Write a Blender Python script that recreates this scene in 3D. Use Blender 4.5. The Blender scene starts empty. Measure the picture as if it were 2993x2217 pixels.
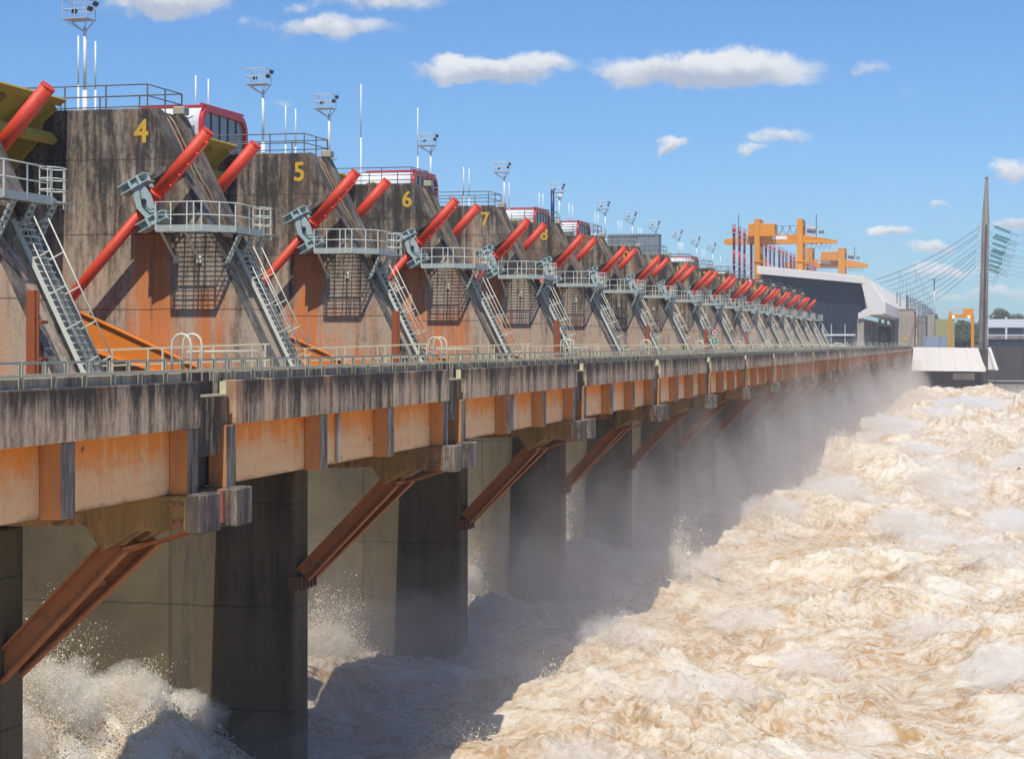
import bpy, bmesh, math, random
import numpy as np
from mathutils import Vector, Matrix
random.seed(7)
C = bpy.context.scene.collection
SC = bpy.context.scene
R = math.radians
# ------------------------------------------------------------------ camera model
F, VX, VY, PW, PH = 5640.0, 2848.0, 1005.0, 2993.0, 2217.0      # in photo pixels
TH = math.atan((VX - PW/2)/F)
ZC = 12.0
FW = Vector((-math.sin(TH), math.cos(TH), 0)); RT = Vector((math.cos(TH), math.sin(TH), 0))
def ray(px, py): return FW + RT*((px-PW/2)/F) + Vector((0, 0, -(py-VY)/F))
def pY(px, py, Y): r = ray(px, py); p = r*(Y/r.y); p.z += ZC; return p
def pX(px, py, X): r = ray(px, py); p = r*(X/r.x); p.z += ZC; return p
P = 18.5
def YC(n): return (n-0.054)*P
# ------------------------------------------------------------------ mesh builder
class MB:
    def __init__(s): s.v = []; s.f = []
    def add(s, vs, fs):
        b = len(s.v); s.v += [tuple(v) for v in vs]; s.f += [tuple(b+i for i in f) for f in fs]; return s
    def box(s, x0, x1, y0, y1, z0, z1):
        return s.add([(x0,y0,z0),(x1,y0,z0),(x1,y1,z0),(x0,y1,z0),(x0,y0,z1),(x1,y0,z1),(x1,y1,z1),(x0,y1,z1)],
                     [(0,3,2,1),(4,5,6,7),(0,1,5,4),(1,2,6,5),(2,3,7,6),(3,0,4,7)])
    def prism(s, pts, axis, a, b):
        n = len(pts)
        def mk(p, t): return {'x': (t,p[0],p[1]), 'y': (p[0],t,p[1]), 'z': (p[0],p[1],t)}[axis]
        return s.add([mk(p,a) for p in pts]+[mk(p,b) for p in pts],
                     [tuple(range(n)), tuple(range(2*n-1, n-1, -1))]+[(i,(i+1)%n,n+(i+1)%n,n+i) for i in range(n)])
    def bar(s, p, q, w, h, up=(0,0,1)):
        p = Vector(p); q = Vector(q); d = (q-p).normalized(); u = Vector(up)
        a = d.cross(u)
        if a.length < 1e-4: a = d.cross(Vector((1,0,0)))
        a.normalize(); b = a.cross(d); a *= w/2; b *= h/2
        vs = [p-a-b,p+a-b,p+a+b,p-a+b,q-a-b,q+a-b,q+a+b,q-a+b]
        return s.add(vs, [(0,1,2,3),(7,6,5,4),(0,4,5,1),(1,5,6,2),(2,6,7,3),(3,7,4,0)])
    def path(s, pts, r, n=6, r2=None):
        pts = [Vector(p) for p in pts]; m = len(pts); vs = []; fs = []
        ref = None
        for i, p in enumerate(pts):
            d = (pts[min(i+1,m-1)]-pts[max(i-1,0)]).normalized()
            if ref is None: ref = d.orthogonal()
            a = (ref - d*ref.dot(d)).normalized(); ref = a; b = d.cross(a)
            rr = r if r2 is None else r+(r2-r)*i/max(1,m-1)
            vs += [p+(a*math.cos(2*math.pi*k/n)+b*math.sin(2*math.pi*k/n))*rr for k in range(n)]
        for i in range(m-1):
            fs += [(i*n+k, i*n+(k+1)%n, (i+1)*n+(k+1)%n, (i+1)*n+k) for k in range(n)]
        fs += [tuple(range(n-1,-1,-1)), tuple((m-1)*n+k for k in range(n))]
        return s.add(vs, fs)
    def tube(s, p, q, r, n=8, r2=None): return s.path([p,q], r, n, r2)
    def build(s, name, m, parent=None, O=(0,0,0), smooth=False, bevel=0, loc=None):
        me = bpy.data.meshes.new(name)
        O = Vector(O)
        me.from_pydata([tuple(Vector(v)-O) for v in s.v], [], s.f)
        bm = bmesh.new(); bm.from_mesh(me)
        bmesh.ops.recalc_face_normals(bm, faces=bm.faces)
        if bevel:
            bmesh.ops.bevel(bm, geom=[e for e in bm.edges if len(e.link_faces)==2 and e.calc_face_angle(0)>0.6], offset=bevel, segments=1, affect='EDGES')
        bm.to_mesh(me); bm.free()
        if smooth:
            for p in me.polygons: p.use_smooth = len(p.vertices) <= 4
        me.materials.append(m)
        o = bpy.data.objects.new(name, me); C.objects.link(o)
        if parent: o.parent = parent
        else: o.location = O if loc is None else loc
        return o
def tag(o, label=None, cat=None, group=None, kind=None):
    if label: o['label'] = label; o['kind'] = 'thing'
    if cat: o['category'] = cat
    if group: o['group'] = group
    if kind: o['kind'] = kind
    return o
def thing(name, loc, label, cat, group=None):
    o = bpy.data.objects.new(name, None); C.objects.link(o); o.location = loc; o.empty_display_size = .3
    return tag(o, label, cat, group)
KIDS = {}
def dup(o, parent=None):
    c = o.copy(); C.objects.link(c)
    if parent: c.parent = parent
    for ch in list(o.children): dup(ch, c)
    return c
def place(root, loc, label, first):
    o = root if first else dup(root)
    o.location = loc; o['label'] = label; return o
def text_mesh(txt, size, ext=0.004, bold=0.0):
    cu = bpy.data.curves.new('txt', 'FONT'); cu.body = txt; cu.size = size; cu.extrude = ext; cu.offset = bold
    cu.align_x = 'CENTER'; cu.align_y = 'CENTER'
    to = bpy.data.objects.new('txt', cu); C.objects.link(to)
    dg = bpy.context.evaluated_depsgraph_get(); dg.update()
    me = bpy.data.meshes.new_from_object(to.evaluated_get(dg))
    bpy.data.objects.remove(to); bpy.data.curves.remove(cu)
    return me
# ------------------------------------------------------------------ materials
class NT:
    def __init__(s, nt): s.nt = nt
    def n(s, t, **kw):
        nd = s.nt.nodes.new(t)
        for k, v in kw.items():
            if k == 'inp':
                for a, b in v.items():
                    if hasattr(b, 'links') or isinstance(b, bpy.types.NodeSocket): s.nt.links.new(b, nd.inputs[a])
                    else: nd.inputs[a].default_value = b
            else: setattr(nd, k, v)
        return nd
    def math(s, op, a, b=0.0, c=None, clamp=False):
        d = {0: a, 1: b}
        if c is not None: d[2] = c
        return s.n('ShaderNodeMath', operation=op, use_clamp=clamp, inp=d).outputs[0]
    def vmul(s, v, k): return s.n('ShaderNodeVectorMath', operation='MULTIPLY', inp={0: v, 1: k}).outputs[0]
    def vadd(s, v, k): return s.n('ShaderNodeVectorMath', operation='ADD', inp={0: v, 1: k}).outputs[0]
    def noise(s, v, scale, detail=4, rough=.55, dist=0):
        return s.n('ShaderNodeTexNoise', inp={'Vector': v, 'Scale': scale, 'Detail': detail, 'Roughness': rough, 'Distortion': dist}).outputs[0]
    def smooth(s, x, a, b, lo=0.0, hi=1.0):
        return s.n('ShaderNodeMapRange', interpolation_type='SMOOTHSTEP', inp={0: x, 1: a, 2: b, 3: lo, 4: hi}).outputs[0]
    def mix(s, f, a, b):
        nd = s.n('ShaderNodeMix', data_type='RGBA')
        for i, x in ((0, f), (6, a), (7, b)):
            if isinstance(x, bpy.types.NodeSocket): s.nt.links.new(x, nd.inputs[i])
            else: nd.inputs[i].default_value = (*x, 1) if isinstance(x, tuple) and len(x)==3 else x
        return nd.outputs[2]
def newmat(name):
    m = bpy.data.materials.new(name); m.use_nodes = True
    return m, NT(m.node_tree), m.node_tree.nodes['Principled BSDF']
def coords(t, rnd=True):
    co = t.n('ShaderNodeTexCoord').outputs['Object']
    if not rnd: return co
    r = t.n('ShaderNodeObjectInfo').outputs['Random']
    k = t.math('MULTIPLY', r, 57.0)
    off = t.n('ShaderNodeCombineXYZ', inp={0: k, 1: k, 2: t.math('MULTIPLY', r, 9.0)}).outputs[0]
    return t.vadd(co, off)
def paint(name, col, rough=.5, metal=0, wear=.25, dirt=(.12,.08,.06), scale=3.0):
    m, t, b = newmat(name); co = coords(t)
    n1 = t.noise(co, scale, 5); n2 = t.noise(t.vmul(co, (3,3,.6)), scale*1.5, 4)
    f = t.math('MULTIPLY', t.smooth(t.math('ADD', t.math('MULTIPLY', n1, .6), t.math('MULTIPLY', n2, .4)), .48, .72), wear)
    c = t.mix(f, col, dirt)
    t.nt.links.new(c, b.inputs['Base Color'])
    b.inputs['Roughness'].default_value = rough; b.inputs['Metallic'].default_value = metal
    bp = t.n('ShaderNodeBump', inp={'Strength': .12, 'Distance': .02, 'Height': n1}); t.nt.links.new(bp.outputs[0], b.inputs['Normal'])
    return m
def concrete(name, light, dark, bias=.0, rust=False, joints=3.0, streak=1.0, topdark=None, moss=None, low=False):
    m, t, b = newmat(name); raw = coords(t, False); co = coords(t)
    s1 = t.noise(t.vmul(co, (1, 1, .07)), 1.5*streak, 6, .6)
    s2 = t.noise(t.vmul(co, (1, 1, .12)), 6.0*streak, 5, .6)
    bl = t.noise(co, .45, 5, .6); fine = t.noise(co, 14, 4, .7)
    gr = t.noise(t.vmul(co, (1,1,.55)), 7, 9, .78)
    k = t.math('ADD', t.math('MULTIPLY', s1, .36), t.math('MULTIPLY', s2, .22))
    k = t.math('ADD', k, t.math('ADD', t.math('MULTIPLY', bl, .20), t.math('MULTIPLY', gr, .22)))
    z = t.n('ShaderNodeSeparateXYZ', inp={0: raw}).outputs[2]
    if topdark: k = t.math('ADD', k, t.smooth(z, topdark[0], topdark[1], 0, topdark[2]))
    k = t.math('ADD', k, bias)
    d = t.smooth(k, .42, .60)
    c = t.mix(d, light, dark)
    warm = t.smooth(t.noise(t.vmul(co, (1,1,.2)), .8, 4), .5, .75)
    c = t.mix(t.math('MULTIPLY', warm, .45), c, tuple(x*y for x, y in zip(light, (1.12, .82, .6))))
    if rust:
        oi = t.n('ShaderNodeObjectInfo').outputs['Color']
        rs = t.n('ShaderNodeSeparateColor', inp={0: oi}).outputs[0]
        rn = t.noise(t.vmul(co, (1, 1, .05)), 1.0, 5, .6); rb = t.noise(co, .6, 4)
        rm = t.smooth(t.math('ADD', t.math('MULTIPLY', rn, .65), t.math('MULTIPLY', rb, .35)), .43, .60)
        x = t.n('ShaderNodeSeparateXYZ', inp={0: raw}).outputs[0]
        xw = t.math('ADD', x, t.math('MULTIPLY', t.math('SUBTRACT', rb, .5), .9))
        b1 = t.math('MULTIPLY', t.math('MULTIPLY', t.smooth(xw, -2.75, -2.35), t.smooth(xw, -.9, -1.25)), t.smooth(z, 7.2, 6.2))
        b2 = t.math('MULTIPLY', t.math('MULTIPLY', t.smooth(xw, -3.6, -2.6), t.smooth(xw, 2.2, 1.0)), t.smooth(z, 4.3, 2.9))
        band = t.math('MULTIPLY', t.math('MAXIMUM', t.math('MULTIPLY', b1, 1.0), t.math('MULTIPLY', b2, rm)), t.smooth(z, -2.2, -.5))
        band = t.math('MULTIPLY', band, t.smooth(t.noise(t.vmul(co, (1,1,.06)), 4, 4, .6), .30, .5))
        rm = t.math('MULTIPLY', band, rs)
        c = t.mix(t.math('MULTIPLY', rm, .9), c, (.68, .21, .045))
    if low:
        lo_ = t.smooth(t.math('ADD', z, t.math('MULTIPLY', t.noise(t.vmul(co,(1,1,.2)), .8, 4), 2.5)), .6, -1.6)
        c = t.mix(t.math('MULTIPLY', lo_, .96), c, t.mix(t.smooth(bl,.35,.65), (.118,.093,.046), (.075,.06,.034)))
    if moss:
        mm = t.smooth(t.noise(t.vmul(co, (1,1,.3)), .7, 4), .42, .62)
        c = t.mix(t.math('MULTIPLY', mm, .6), c, moss)
    c = t.mix(t.math('MULTIPLY', t.smooth(fine, .35, .8), .22), c, dark)
    if joints:
        fr = t.math('FRACT', t.math('DIVIDE', t.math('ADD', z, t.math('MULTIPLY', t.noise(co, 2, 2), .12)), joints))
        j = t.math('LESS_THAN', fr, .018)
        c = t.mix(t.math('MULTIPLY', j, .6), c, tuple(x*.5 for x in dark))
    t.nt.links.new(c, b.inputs['Base Color']); b.inputs['Roughness'].default_value = .88
    bp = t.n('ShaderNodeBump', inp={'Strength': .35, 'Distance': .03, 'Height': t.math('ADD', fine, s2)})
    t.nt.links.new(bp.outputs[0], b.inputs['Normal'])
    return m
M = {}
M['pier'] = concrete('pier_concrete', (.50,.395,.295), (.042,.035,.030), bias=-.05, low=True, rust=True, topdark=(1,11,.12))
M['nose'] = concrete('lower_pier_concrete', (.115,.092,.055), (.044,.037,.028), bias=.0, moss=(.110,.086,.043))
M['slope'] = concrete('slope_concrete', (.27,.225,.185), (.05,.045,.04), bias=.03, joints=0)
M['fascia'] = concrete('fascia_concrete', (.68,.515,.355), (.042,.033,.026), bias=.0, joints=0, streak=1.3, topdark=(.25,1.0,.10))
M['parapet'] = concrete('parapet_concrete', (.50,.42,.33), (.07,.06,.05), bias=-.02, joints=0, streak=1.3)
M['deck'] = concrete('deck_concrete', (.30,.27,.24), (.12,.11,.10), joints=0, streak=.6)
M['beam'] = concrete('crossbeam_concrete', (.44,.25,.10), (.08,.05,.03), joints=0, moss=(.27,.18,.045))
M['block'] = concrete('block_concrete', (.40,.33,.26), (.055,.048,.042), bias=.05, joints=0, streak=2)
M['plain'] = concrete('plain_concrete', (.42,.37,.31), (.25,.21,.17), bias=-.06, joints=0)
M['tower'] = concrete('tower_concrete', (.33,.29,.25), (.13,.115,.10), bias=0, joints=0, streak=.3)
M['darkwall'] = concrete('dark_wall_concrete', (.10,.085,.07), (.035,.03,.028), bias=.0, joints=2.5, streak=.3)
M['whitecon'] = concrete('white_concrete', (.74,.71,.66), (.56,.53,.50), bias=-.1, joints=0, streak=.3)
M['road'] = concrete('road_surface', (.26,.24,.22), (.16,.15,.14), joints=0, streak=.3)
M['red'] = paint('red_paint', (.66,.052,.017), .55, wear=.5, dirt=(.40,.05,.025), scale=1.6)
M['redframe'] = paint('red_frame_paint', (.55,.02,.03), .4, wear=.15)
M['grey'] = paint('grey_green_paint', (.68,.70,.60), .5, wear=.3, dirt=(.22,.2,.17))
M['platform'] = paint('platform_paint', (.44,.485,.44), .5, wear=.35, dirt=(.22,.2,.17))
M['greyblue'] = paint('grey_blue_paint', (.42,.53,.52), .45, wear=.25, dirt=(.12,.13,.13))
M['rail'] = paint('cream_rail_paint', (.60,.545,.36), .55, wear=.35, dirt=(.2,.16,.1), scale=6)
M['whiterail'] = paint('white_rail_paint', (.62,.60,.46), .5, wear=.3, dirt=(.3,.24,.15), scale=6)
M['darkrail'] = paint('dark_rail_paint', (.16,.15,.14), .5, wear=.5, dirt=(.2,.1,.05))
M['yellow'] = paint('gate_yellow_paint', (.46,.35,.05), .55, wear=.5, dirt=(.16,.11,.03), scale=1.2)
M['number'] = paint('number_yellow_paint', (.66,.40,.035), .7, wear=.45, dirt=(.32,.2,.06), scale=4)
M['arm'] = paint('orange_arm_paint', (.78,.23,.025), .5, wear=.25, dirt=(.4,.12,.03))
M['rust'] = paint('rust_steel', (.37,.125,.035), .7, wear=.6, dirt=(.10,.035,.02), scale=2)
M['darkrust'] = paint('dark_rust_steel', (.13,.06,.035), .75, wear=.6, dirt=(.05,.035,.03), scale=3)
M['tie'] = paint('red_lead_steel', (.36,.11,.075), .6, wear=.6, dirt=(.25,.08,.05))
M['post'] = paint('rust_post', (.34,.09,.03), .7, wear=.5, dirt=(.14,.05,.025))
M['pipe'] = paint('brown_pipe', (.40,.26,.14), .6, wear=.5, dirt=(.16,.09,.05), scale=6)
M['white'] = paint('white_paint', (.78,.79,.80), .45, wear=.15, dirt=(.4,.38,.35))
M['galv'] = paint('galvanised_steel', (.55,.56,.57), .45, metal=.2, wear=.25, dirt=(.3,.3,.3))
M['black'] = paint('black_fitting', (.03,.03,.035), .4, wear=.1)
M['lampbox'] = paint('floodlight_housing', (.45,.40,.28), .5, wear=.3)
M['crane'] = paint('crane_orange_paint', (.72,.275,.003), .5, wear=.2, dirt=(.45,.16,.02), scale=.5)
M['blue'] = paint('blue_paint', (.02,.03,.14), .4, wear=.1)
M['bluefence'] = paint('blue_fence_paint', (.30,.36,.48), .5, wear=.2)
M['greenwall'] = paint('green_wall_paint', (.37,.36,.15), .7, wear=.3, dirt=(.25,.24,.12), scale=.3)
M['contain'] = paint('container_grey_paint', (.27,.31,.34), .5, wear=.35, dirt=(.14,.13,.13), scale=.8)
M['insul'] = paint('green_glass_insulator', (.02,.20,.15), .2, wear=.1)
M['wire'] = paint('wire_metal', (.16,.16,.17), .5, wear=.1)
M['signwhite'] = paint('sign_white', (.80,.78,.74), .5, wear=.1)
M['signred'] = paint('sign_red', (.55,.03,.03), .5, wear=.1)
M['signgreen'] = paint('sign_green', (.02,.23,.12), .5, wear=.1)
M['car'] = paint('white_car_paint', (.80,.80,.80), .2, wear=.05)
M['rubber'] = paint('black_rubber', (.02,.02,.02), .8, wear=.1)
M['maroon'] = paint('maroon_column_paint', (.52,.015,.03), .4, wear=.3, dirt=(.25,.02,.10), scale=.3)
M['violet'] = paint('violet_column_paint', (.17,.02,.09), .4, wear=.3, dirt=(.3,.02,.04), scale=.3)
M['bird'] = paint('bird_feathers', (.06,.05,.05), .8, wear=.2)
def glassmat(name, col, rough=.15):
    m, t, b = newmat(name); co = coords(t)
    n = t.noise(co, .6, 3)
    t.nt.links.new(t.mix(n, col, tuple(c*1.6 for c in col)), b.inputs['Base Color'])
    b.inputs['Roughness'].default_value = rough; b.inputs['Specular IOR Level'].default_value = .5
    return m
M['glass'] = glassmat('cabin_glass', (.12,.135,.15))
M['darkglass'] = glassmat('dark_facade_glass', (.022,.028,.04), .3)
m, t, b = newmat('facade_panels')
co = coords(t, False)
br = t.n('ShaderNodeTexBrick', offset=0.0, inp={'Vector': t.n('ShaderNodeVectorRotate', rotation_type='X_AXIS', inp={0: co, 'Angle': R(-90)}).outputs[0], 'Color1': (.020,.026,.036,1), 'Color2': (.028,.034,.046,1), 'Mortar': (.05,.055,.065,1), 'Scale': 1.0, 'Mortar Size': .05, 'Brick Width': 1.9, 'Row Height': 1.9})
t.nt.links.new(br.outputs[0], b.inputs['Base Color']); b.inputs['Roughness'].default_value = .35
M['facade'] = m
# orange stained girder web: rust wash from the top, cream below
m, t, b = newmat('stained_girder')
raw = coords(t, False); co = coords(t)
z = t.n('ShaderNodeSeparateXYZ', inp={0: raw}).outputs[2]
st = t.noise(t.vmul(co, (1,1,.1)), 2.5, 6, .65); bl = t.noise(co, .9, 5, .6)
g = t.math('ADD', t.smooth(z, -1.2, .05), t.math('MULTIPLY', t.math('SUBTRACT', t.math('ADD', st, bl), 1.0), 1.3))
c = t.mix(t.smooth(g, .1, 1.05), (.78,.49,.255), (.78,.25,.03))
c = t.mix(t.math('MULTIPLY', t.smooth(t.noise(co, 5, 5, .7), .5, .75), .4), c, (.30,.14,.05))
c = t.mix(t.math('MULTIPLY', t.smooth(t.noise(t.vmul(co,(1,.12,2.2)), 2.4, 5, .65), .52, .7), .35), c, (.70,.22,.06))
c = t.mix(t.math('MULTIPLY', t.smooth(t.math('ADD', z, t.math('MULTIPLY', bl, .35)), -1.0, -1.16), .6), c, (.10,.075,.05))
spots = t.smooth(t.noise(co, 3.2, 1), .76, .79)
c = t.mix(t.math('MULTIPLY', spots, .7), c, (.05,.03,.02))
nx = t.n('ShaderNodeSeparateXYZ', inp={0: t.n('ShaderNodeNewGeometry').outputs['Normal']})
M['web'] = m
t.nt.links.new(c, b.inputs['Base Color']); b.inputs['Roughness'].default_value = .85
# ribs: outer face is black-grey weathered concrete, flanks carry the rust wash
m, t, b = newmat('girder_rib')
co = coords(t)
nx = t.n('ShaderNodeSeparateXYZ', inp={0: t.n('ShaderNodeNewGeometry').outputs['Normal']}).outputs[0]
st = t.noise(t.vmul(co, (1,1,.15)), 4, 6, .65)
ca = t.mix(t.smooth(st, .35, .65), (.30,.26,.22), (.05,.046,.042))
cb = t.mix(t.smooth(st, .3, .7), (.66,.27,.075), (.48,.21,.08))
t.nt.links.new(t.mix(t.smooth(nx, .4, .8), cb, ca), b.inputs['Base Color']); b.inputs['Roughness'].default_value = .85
M['rib'] = m
# foliage
def leafmat(name, a, bcol):
    m, t, b = newmat(name); co = coords(t)
    t.nt.links.new(t.mix(t.noise(co, .8, 4), a, bcol), b.inputs['Base Color']); b.inputs['Roughness'].default_value = .7
    return m
M['leaf'] = leafmat('foliage', (.03,.06,.02), (.10,.13,.05))
M['bark'] = paint('bark', (.12,.09,.06), .9)

# ------------------------------------------------------------------ piers (n = 2 .. 20)
YN = -1.7                                                        # near face, relative to pier centre
def sx(z): return -31.9+(21.4-z)*.5                              # slope line
PO = (-30, 0, 10.4)
def name_pier(n):
    if n == 3: return 'sloped pier at the left edge'
    if n == 2: return 'first pier outside the left edge'
    if n == 20: return 'last unnumbered pier beside the powerhouse'
    return 'pier number %d' % n
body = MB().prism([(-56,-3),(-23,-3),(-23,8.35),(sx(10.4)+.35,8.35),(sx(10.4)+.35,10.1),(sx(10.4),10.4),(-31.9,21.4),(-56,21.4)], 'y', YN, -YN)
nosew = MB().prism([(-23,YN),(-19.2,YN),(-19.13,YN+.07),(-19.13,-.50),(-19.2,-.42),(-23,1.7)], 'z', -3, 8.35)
sd = Vector((.4472,0,-.8944)); sn = Vector((.8944,0,.4472))      # along / out of the slope
def onslope(z, y, off): return Vector((sx(z), y, z))+sn*off
def strip(mb, y0, y1, za, zb, t0):
    a0, a1 = onslope(za, y0, -.02), onslope(zb, y0, -.02); b0, b1 = a0+sn*t0, a1+sn*t0
    dy = Vector((0, y1-y0, 0))
    vs = [a0,a1,b1,b0,a0+dy,a1+dy,b1+dy,b0+dy]
    mb.add(vs, [(0,1,2,3),(7,6,5,4),(0,4,5,1),(1,5,6,2),(2,6,7,3),(3,7,4,0)])
kerb1 = MB(); strip(kerb1, YN+.003, YN+.95, 21.35, 15.3, .16); strip(kerb1, YN+.003, YN+.75, 15.25, 10.5, .10)
kerb2 = MB(); strip(kerb2, .75, 1.697, 21.35, 15.3, .16); strip(kerb2, 1.2, 1.697, 15.25, 10.5, .10)
pipes = []
for yy in (-.62, -.1):
    mb = MB(); mb.path([onslope(21.2,yy,.05), onslope(20.9,yy,.12), onslope(18.6,yy,.12), onslope(18.3,yy+.25,.12), onslope(16.8,yy+.25,.12)], .035, 6); pipes.append(mb)
recess = MB().bar((-31.75,YN-.17,18.52), (-30.2,YN-.17,19.52), .34, .2, (0,0,1))
def roof_rail():
    mb = MB(); Z = 21.4
    pts = [(-41.0,-1.6),(-32.05,-1.6),(-31.95,1.6)]
    for h in (.5, .95):
        mb.path([(x,y,Z+h) for x, y in pts], .028, 6)
        mb.path([(-41.0,1.6,Z+h),(-31.95,1.6,Z+h)], .028, 6)
    return mb
rposts = [(-41.0+i*1.79,-1.6) for i in range(6)]+[(-31.99,0.0),(-31.95,1.6)]+[(-41.0+i*1.79,1.6) for i in range(5)]
piers = {}
def make_pier():
    t0 = thing('spillway_pier', PO, 'x', 'dam pier', 'concrete spillway piers')
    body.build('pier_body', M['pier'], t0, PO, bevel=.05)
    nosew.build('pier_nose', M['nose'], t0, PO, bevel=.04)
    kerb1.build('slope_kerb', M['slope'], t0, PO); kerb2.build('slope_kerb', M['slope'], t0, PO)
    for p in pipes: p.build('cable_pipe', M['pipe'], t0, PO, smooth=True)
    recess.build('anchor_bar', M['slope'], t0, PO)
    rr = roof_rail().build('roof_railing', M['darkrail'], t0, PO, smooth=True)
    pm = None
    for x, y in rposts:
        if pm is None:
            pm = MB().bar((0,0,0),(0,0,.95),.05,.05).build('post', M['darkrail'], rr); o = pm
        else: o = pm.copy(); C.objects.link(o); o.parent = rr
        o.location = (x+30, y, 11.0)
    fl = MB().box(-32.0,-31.5,.75,1.3,21.4,21.74).build('floodlight', M['lampbox'], t0, PO, bevel=.04)
    MB().box(-31.499,-31.48,.8,1.25,21.44,21.7).build('lens', M['glass'], fl, PO)
    MB().bar((-31.75,1.0,21.2),(-31.75,1.0,21.41),.06,.06).tube((-31.9,1.4,21.2),(-31.2,1.0,21.35),.03).build('bracket', M['galv'], fl, PO)
    return t0
for n in range(2, 21):
    first = n == 2
    if first: proto = make_pier(); o = proto
    else: o = dup(proto)
    o.location = (PO[0]+(.5 if n == 2 else 0), YC(n), PO[2])
    lab = {2: 'first dark pier nose, cut by the left edge under the bridge', 3: 'sloped concrete pier at the left edge, number out of view',
           20: 'last concrete pier, unnumbered, beside the powerhouse glass wall'}.get(n, 'weathered sloped concrete pier painted with the yellow number %d' % n)
    o['label'] = lab
    piers[n] = o
    rust = {3: .9, 4: 1.0, 5: .95, 6: .95, 7: .8, 8: .35, 9: .35, 10: .5, 11: .4}.get(n, .25)
    for ch in o.children:
        ch.color = (rust, random.random(), 0, 1)
for n in range(3, 20):                                            # painted numbers
    me = text_mesh(str(n), 1.28, .006, .028); me.materials.append(M['number'])
    o = bpy.data.objects.new('painted_number', me); C.objects.link(o); o.parent = piers[n]
    o.rotation_euler = (R(90), 0, 0); o.location = (-2.27 if n < 10 else -2.75, YN-.008, 20.42-10.4); o.scale = (.95,1,1)
# steel guide posts at every second pier
for i, n in enumerate((3, 5, 7, 9, 11, 13)):
    mb = MB().box(-27.35,-27.1,YN-.45,YN-.2,10.4,13.6); mb.box(-27.1,-27.02,YN-.36,YN-.29,10.4,13.55); mb.box(-27.43,-27.35,YN-.36,YN-.29,10.4,13.55)
    mb.box(-27.0,-26.9,YN-.4,YN+.02,12.6,12.7).box(-27.0,-26.9,YN-.4,YN+.02,11.5,11.6)
    o = mb.build('steel_post', M['post'], None, (-27.2,YN-.3,10.4), bevel=.01, loc=(-27.2,YC(n)+YN-.3,10.4))
    tag(o, 'rusty upright steel post standing against the %s' % name_pier(n), 'post', 'rusty posts at the pier feet')
# ------------------------------------------------------------------ walkway platforms round the slope
A_, B_, C_, D_ = (-30.9,YN-1.7), (-29.0,YN-1.7), (-28.05,YN-.55), (-28.05,YN+2.5)
E_ = (-28.6, YN+3.9)
ZP = 16.5
def make_platform():
    O = (-29.5, 0, ZP)
    t0 = thing('walkway_platform', O, 'x', 'platform', 'walkway platforms round the piers')
    mb = MB()
    for i in range(17):
        y = YN-1.66+i*.100
        xr = -29.0 if y < YN-1.6 else min(-28.05, -29.0+(y-YN+1.7)*.826)
        mb.box(-30.9, xr, y, y+.024, ZP-.012, ZP)
    mb.box(-29.35,-28.06,YN-.02,YN+3.9,ZP-.04,ZP)
    for x in (-30.85,-30.42,-29.98,-29.55,-29.1): mb.box(x,x+.05,YN-1.68,YN,ZP-.12,ZP-.041)
    mb.build('grating', M['platform'], t0, O)
    for a, b in ((A_,B_),(B_,C_),(C_,D_),(D_,E_)):
        MB().bar((a[0],a[1],ZP-.02),(b[0],b[1],ZP-.02),.03,.27).build('toe_plate', M['platform'], t0, O)
    rl = MB()
    for h in (.5,1.0):
        rl.path([(*A_,ZP+h),(*B_,ZP+h),(*C_,ZP+h),(*D_,ZP+h)], .024, 6)
    rl = rl.build('railing', M['grey'], t0, O, smooth=True)
    pp = None
    pos = [A_, (-30.27,A_[1]), (-29.6,A_[1]), (-29.32,A_[1]), B_, (-28.5,YN-1.1), C_, (-28.05,YN+.9), D_]
    for x, y in pos:
        if pp is None: pp = MB().bar((0,0,-.1),(0,0,1.0),.045,.045).build('post', M['grey'], rl); o = pp
        else: o = pp.copy(); C.objects.link(o); o.parent = rl
        o.location = (x+29.5, y, 0)
    cg = MB()                                                     # ladder cage at the far end
    cx, cy = -28.35, YN+3.2
    for h in (-.05,.35,.7,1.05):
        cg.path([(cx+.35*math.cos(a), cy+.62*math.sin(a), ZP+h) for a in [k*math.pi/5 for k in range(11)]], .022, 5)
    cg.build('ladder_cage', M['grey'], t0, O, smooth=True)
    for k in range(0, 10, 2):
        a = k*math.pi/5
        MB().tube((cx+.35*math.cos(a),cy+.62*math.sin(a),ZP-.25),(cx+.35*math.cos(a),cy+.62*math.sin(a),ZP+1.08),.02,5).build('cage_bar', M['grey'], t0, O)
    for x in (-30.75,-29.75):
        MB().bar((x,YN-1.62,ZP-.1),(x-.05,YN-.05,15.35),.07,.07).box(x-.14,x+.06,YN-.06,YN,15.2,15.5).build('brace', M['grey'], t0, O)
    for y in (YN+.1,YN+1.4,YN+2.7):
        mb = MB()
        for s in (0,.3):
            mb.bar((-28.15,y+s,ZP-.12),(-28.72,y+s,15.2),.05,.07)
        for k in range(6):
            f = (k+.5)/6; mb.bar((-28.15-.57*f,y,ZP-.12-1.18*f),(-28.15-.57*f,y+.3,ZP-.12-1.18*f),.10,.03,(.9,0,-.44))
        mb.build('support_bracket', M['platform'], t0, O)
    return t0
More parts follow.
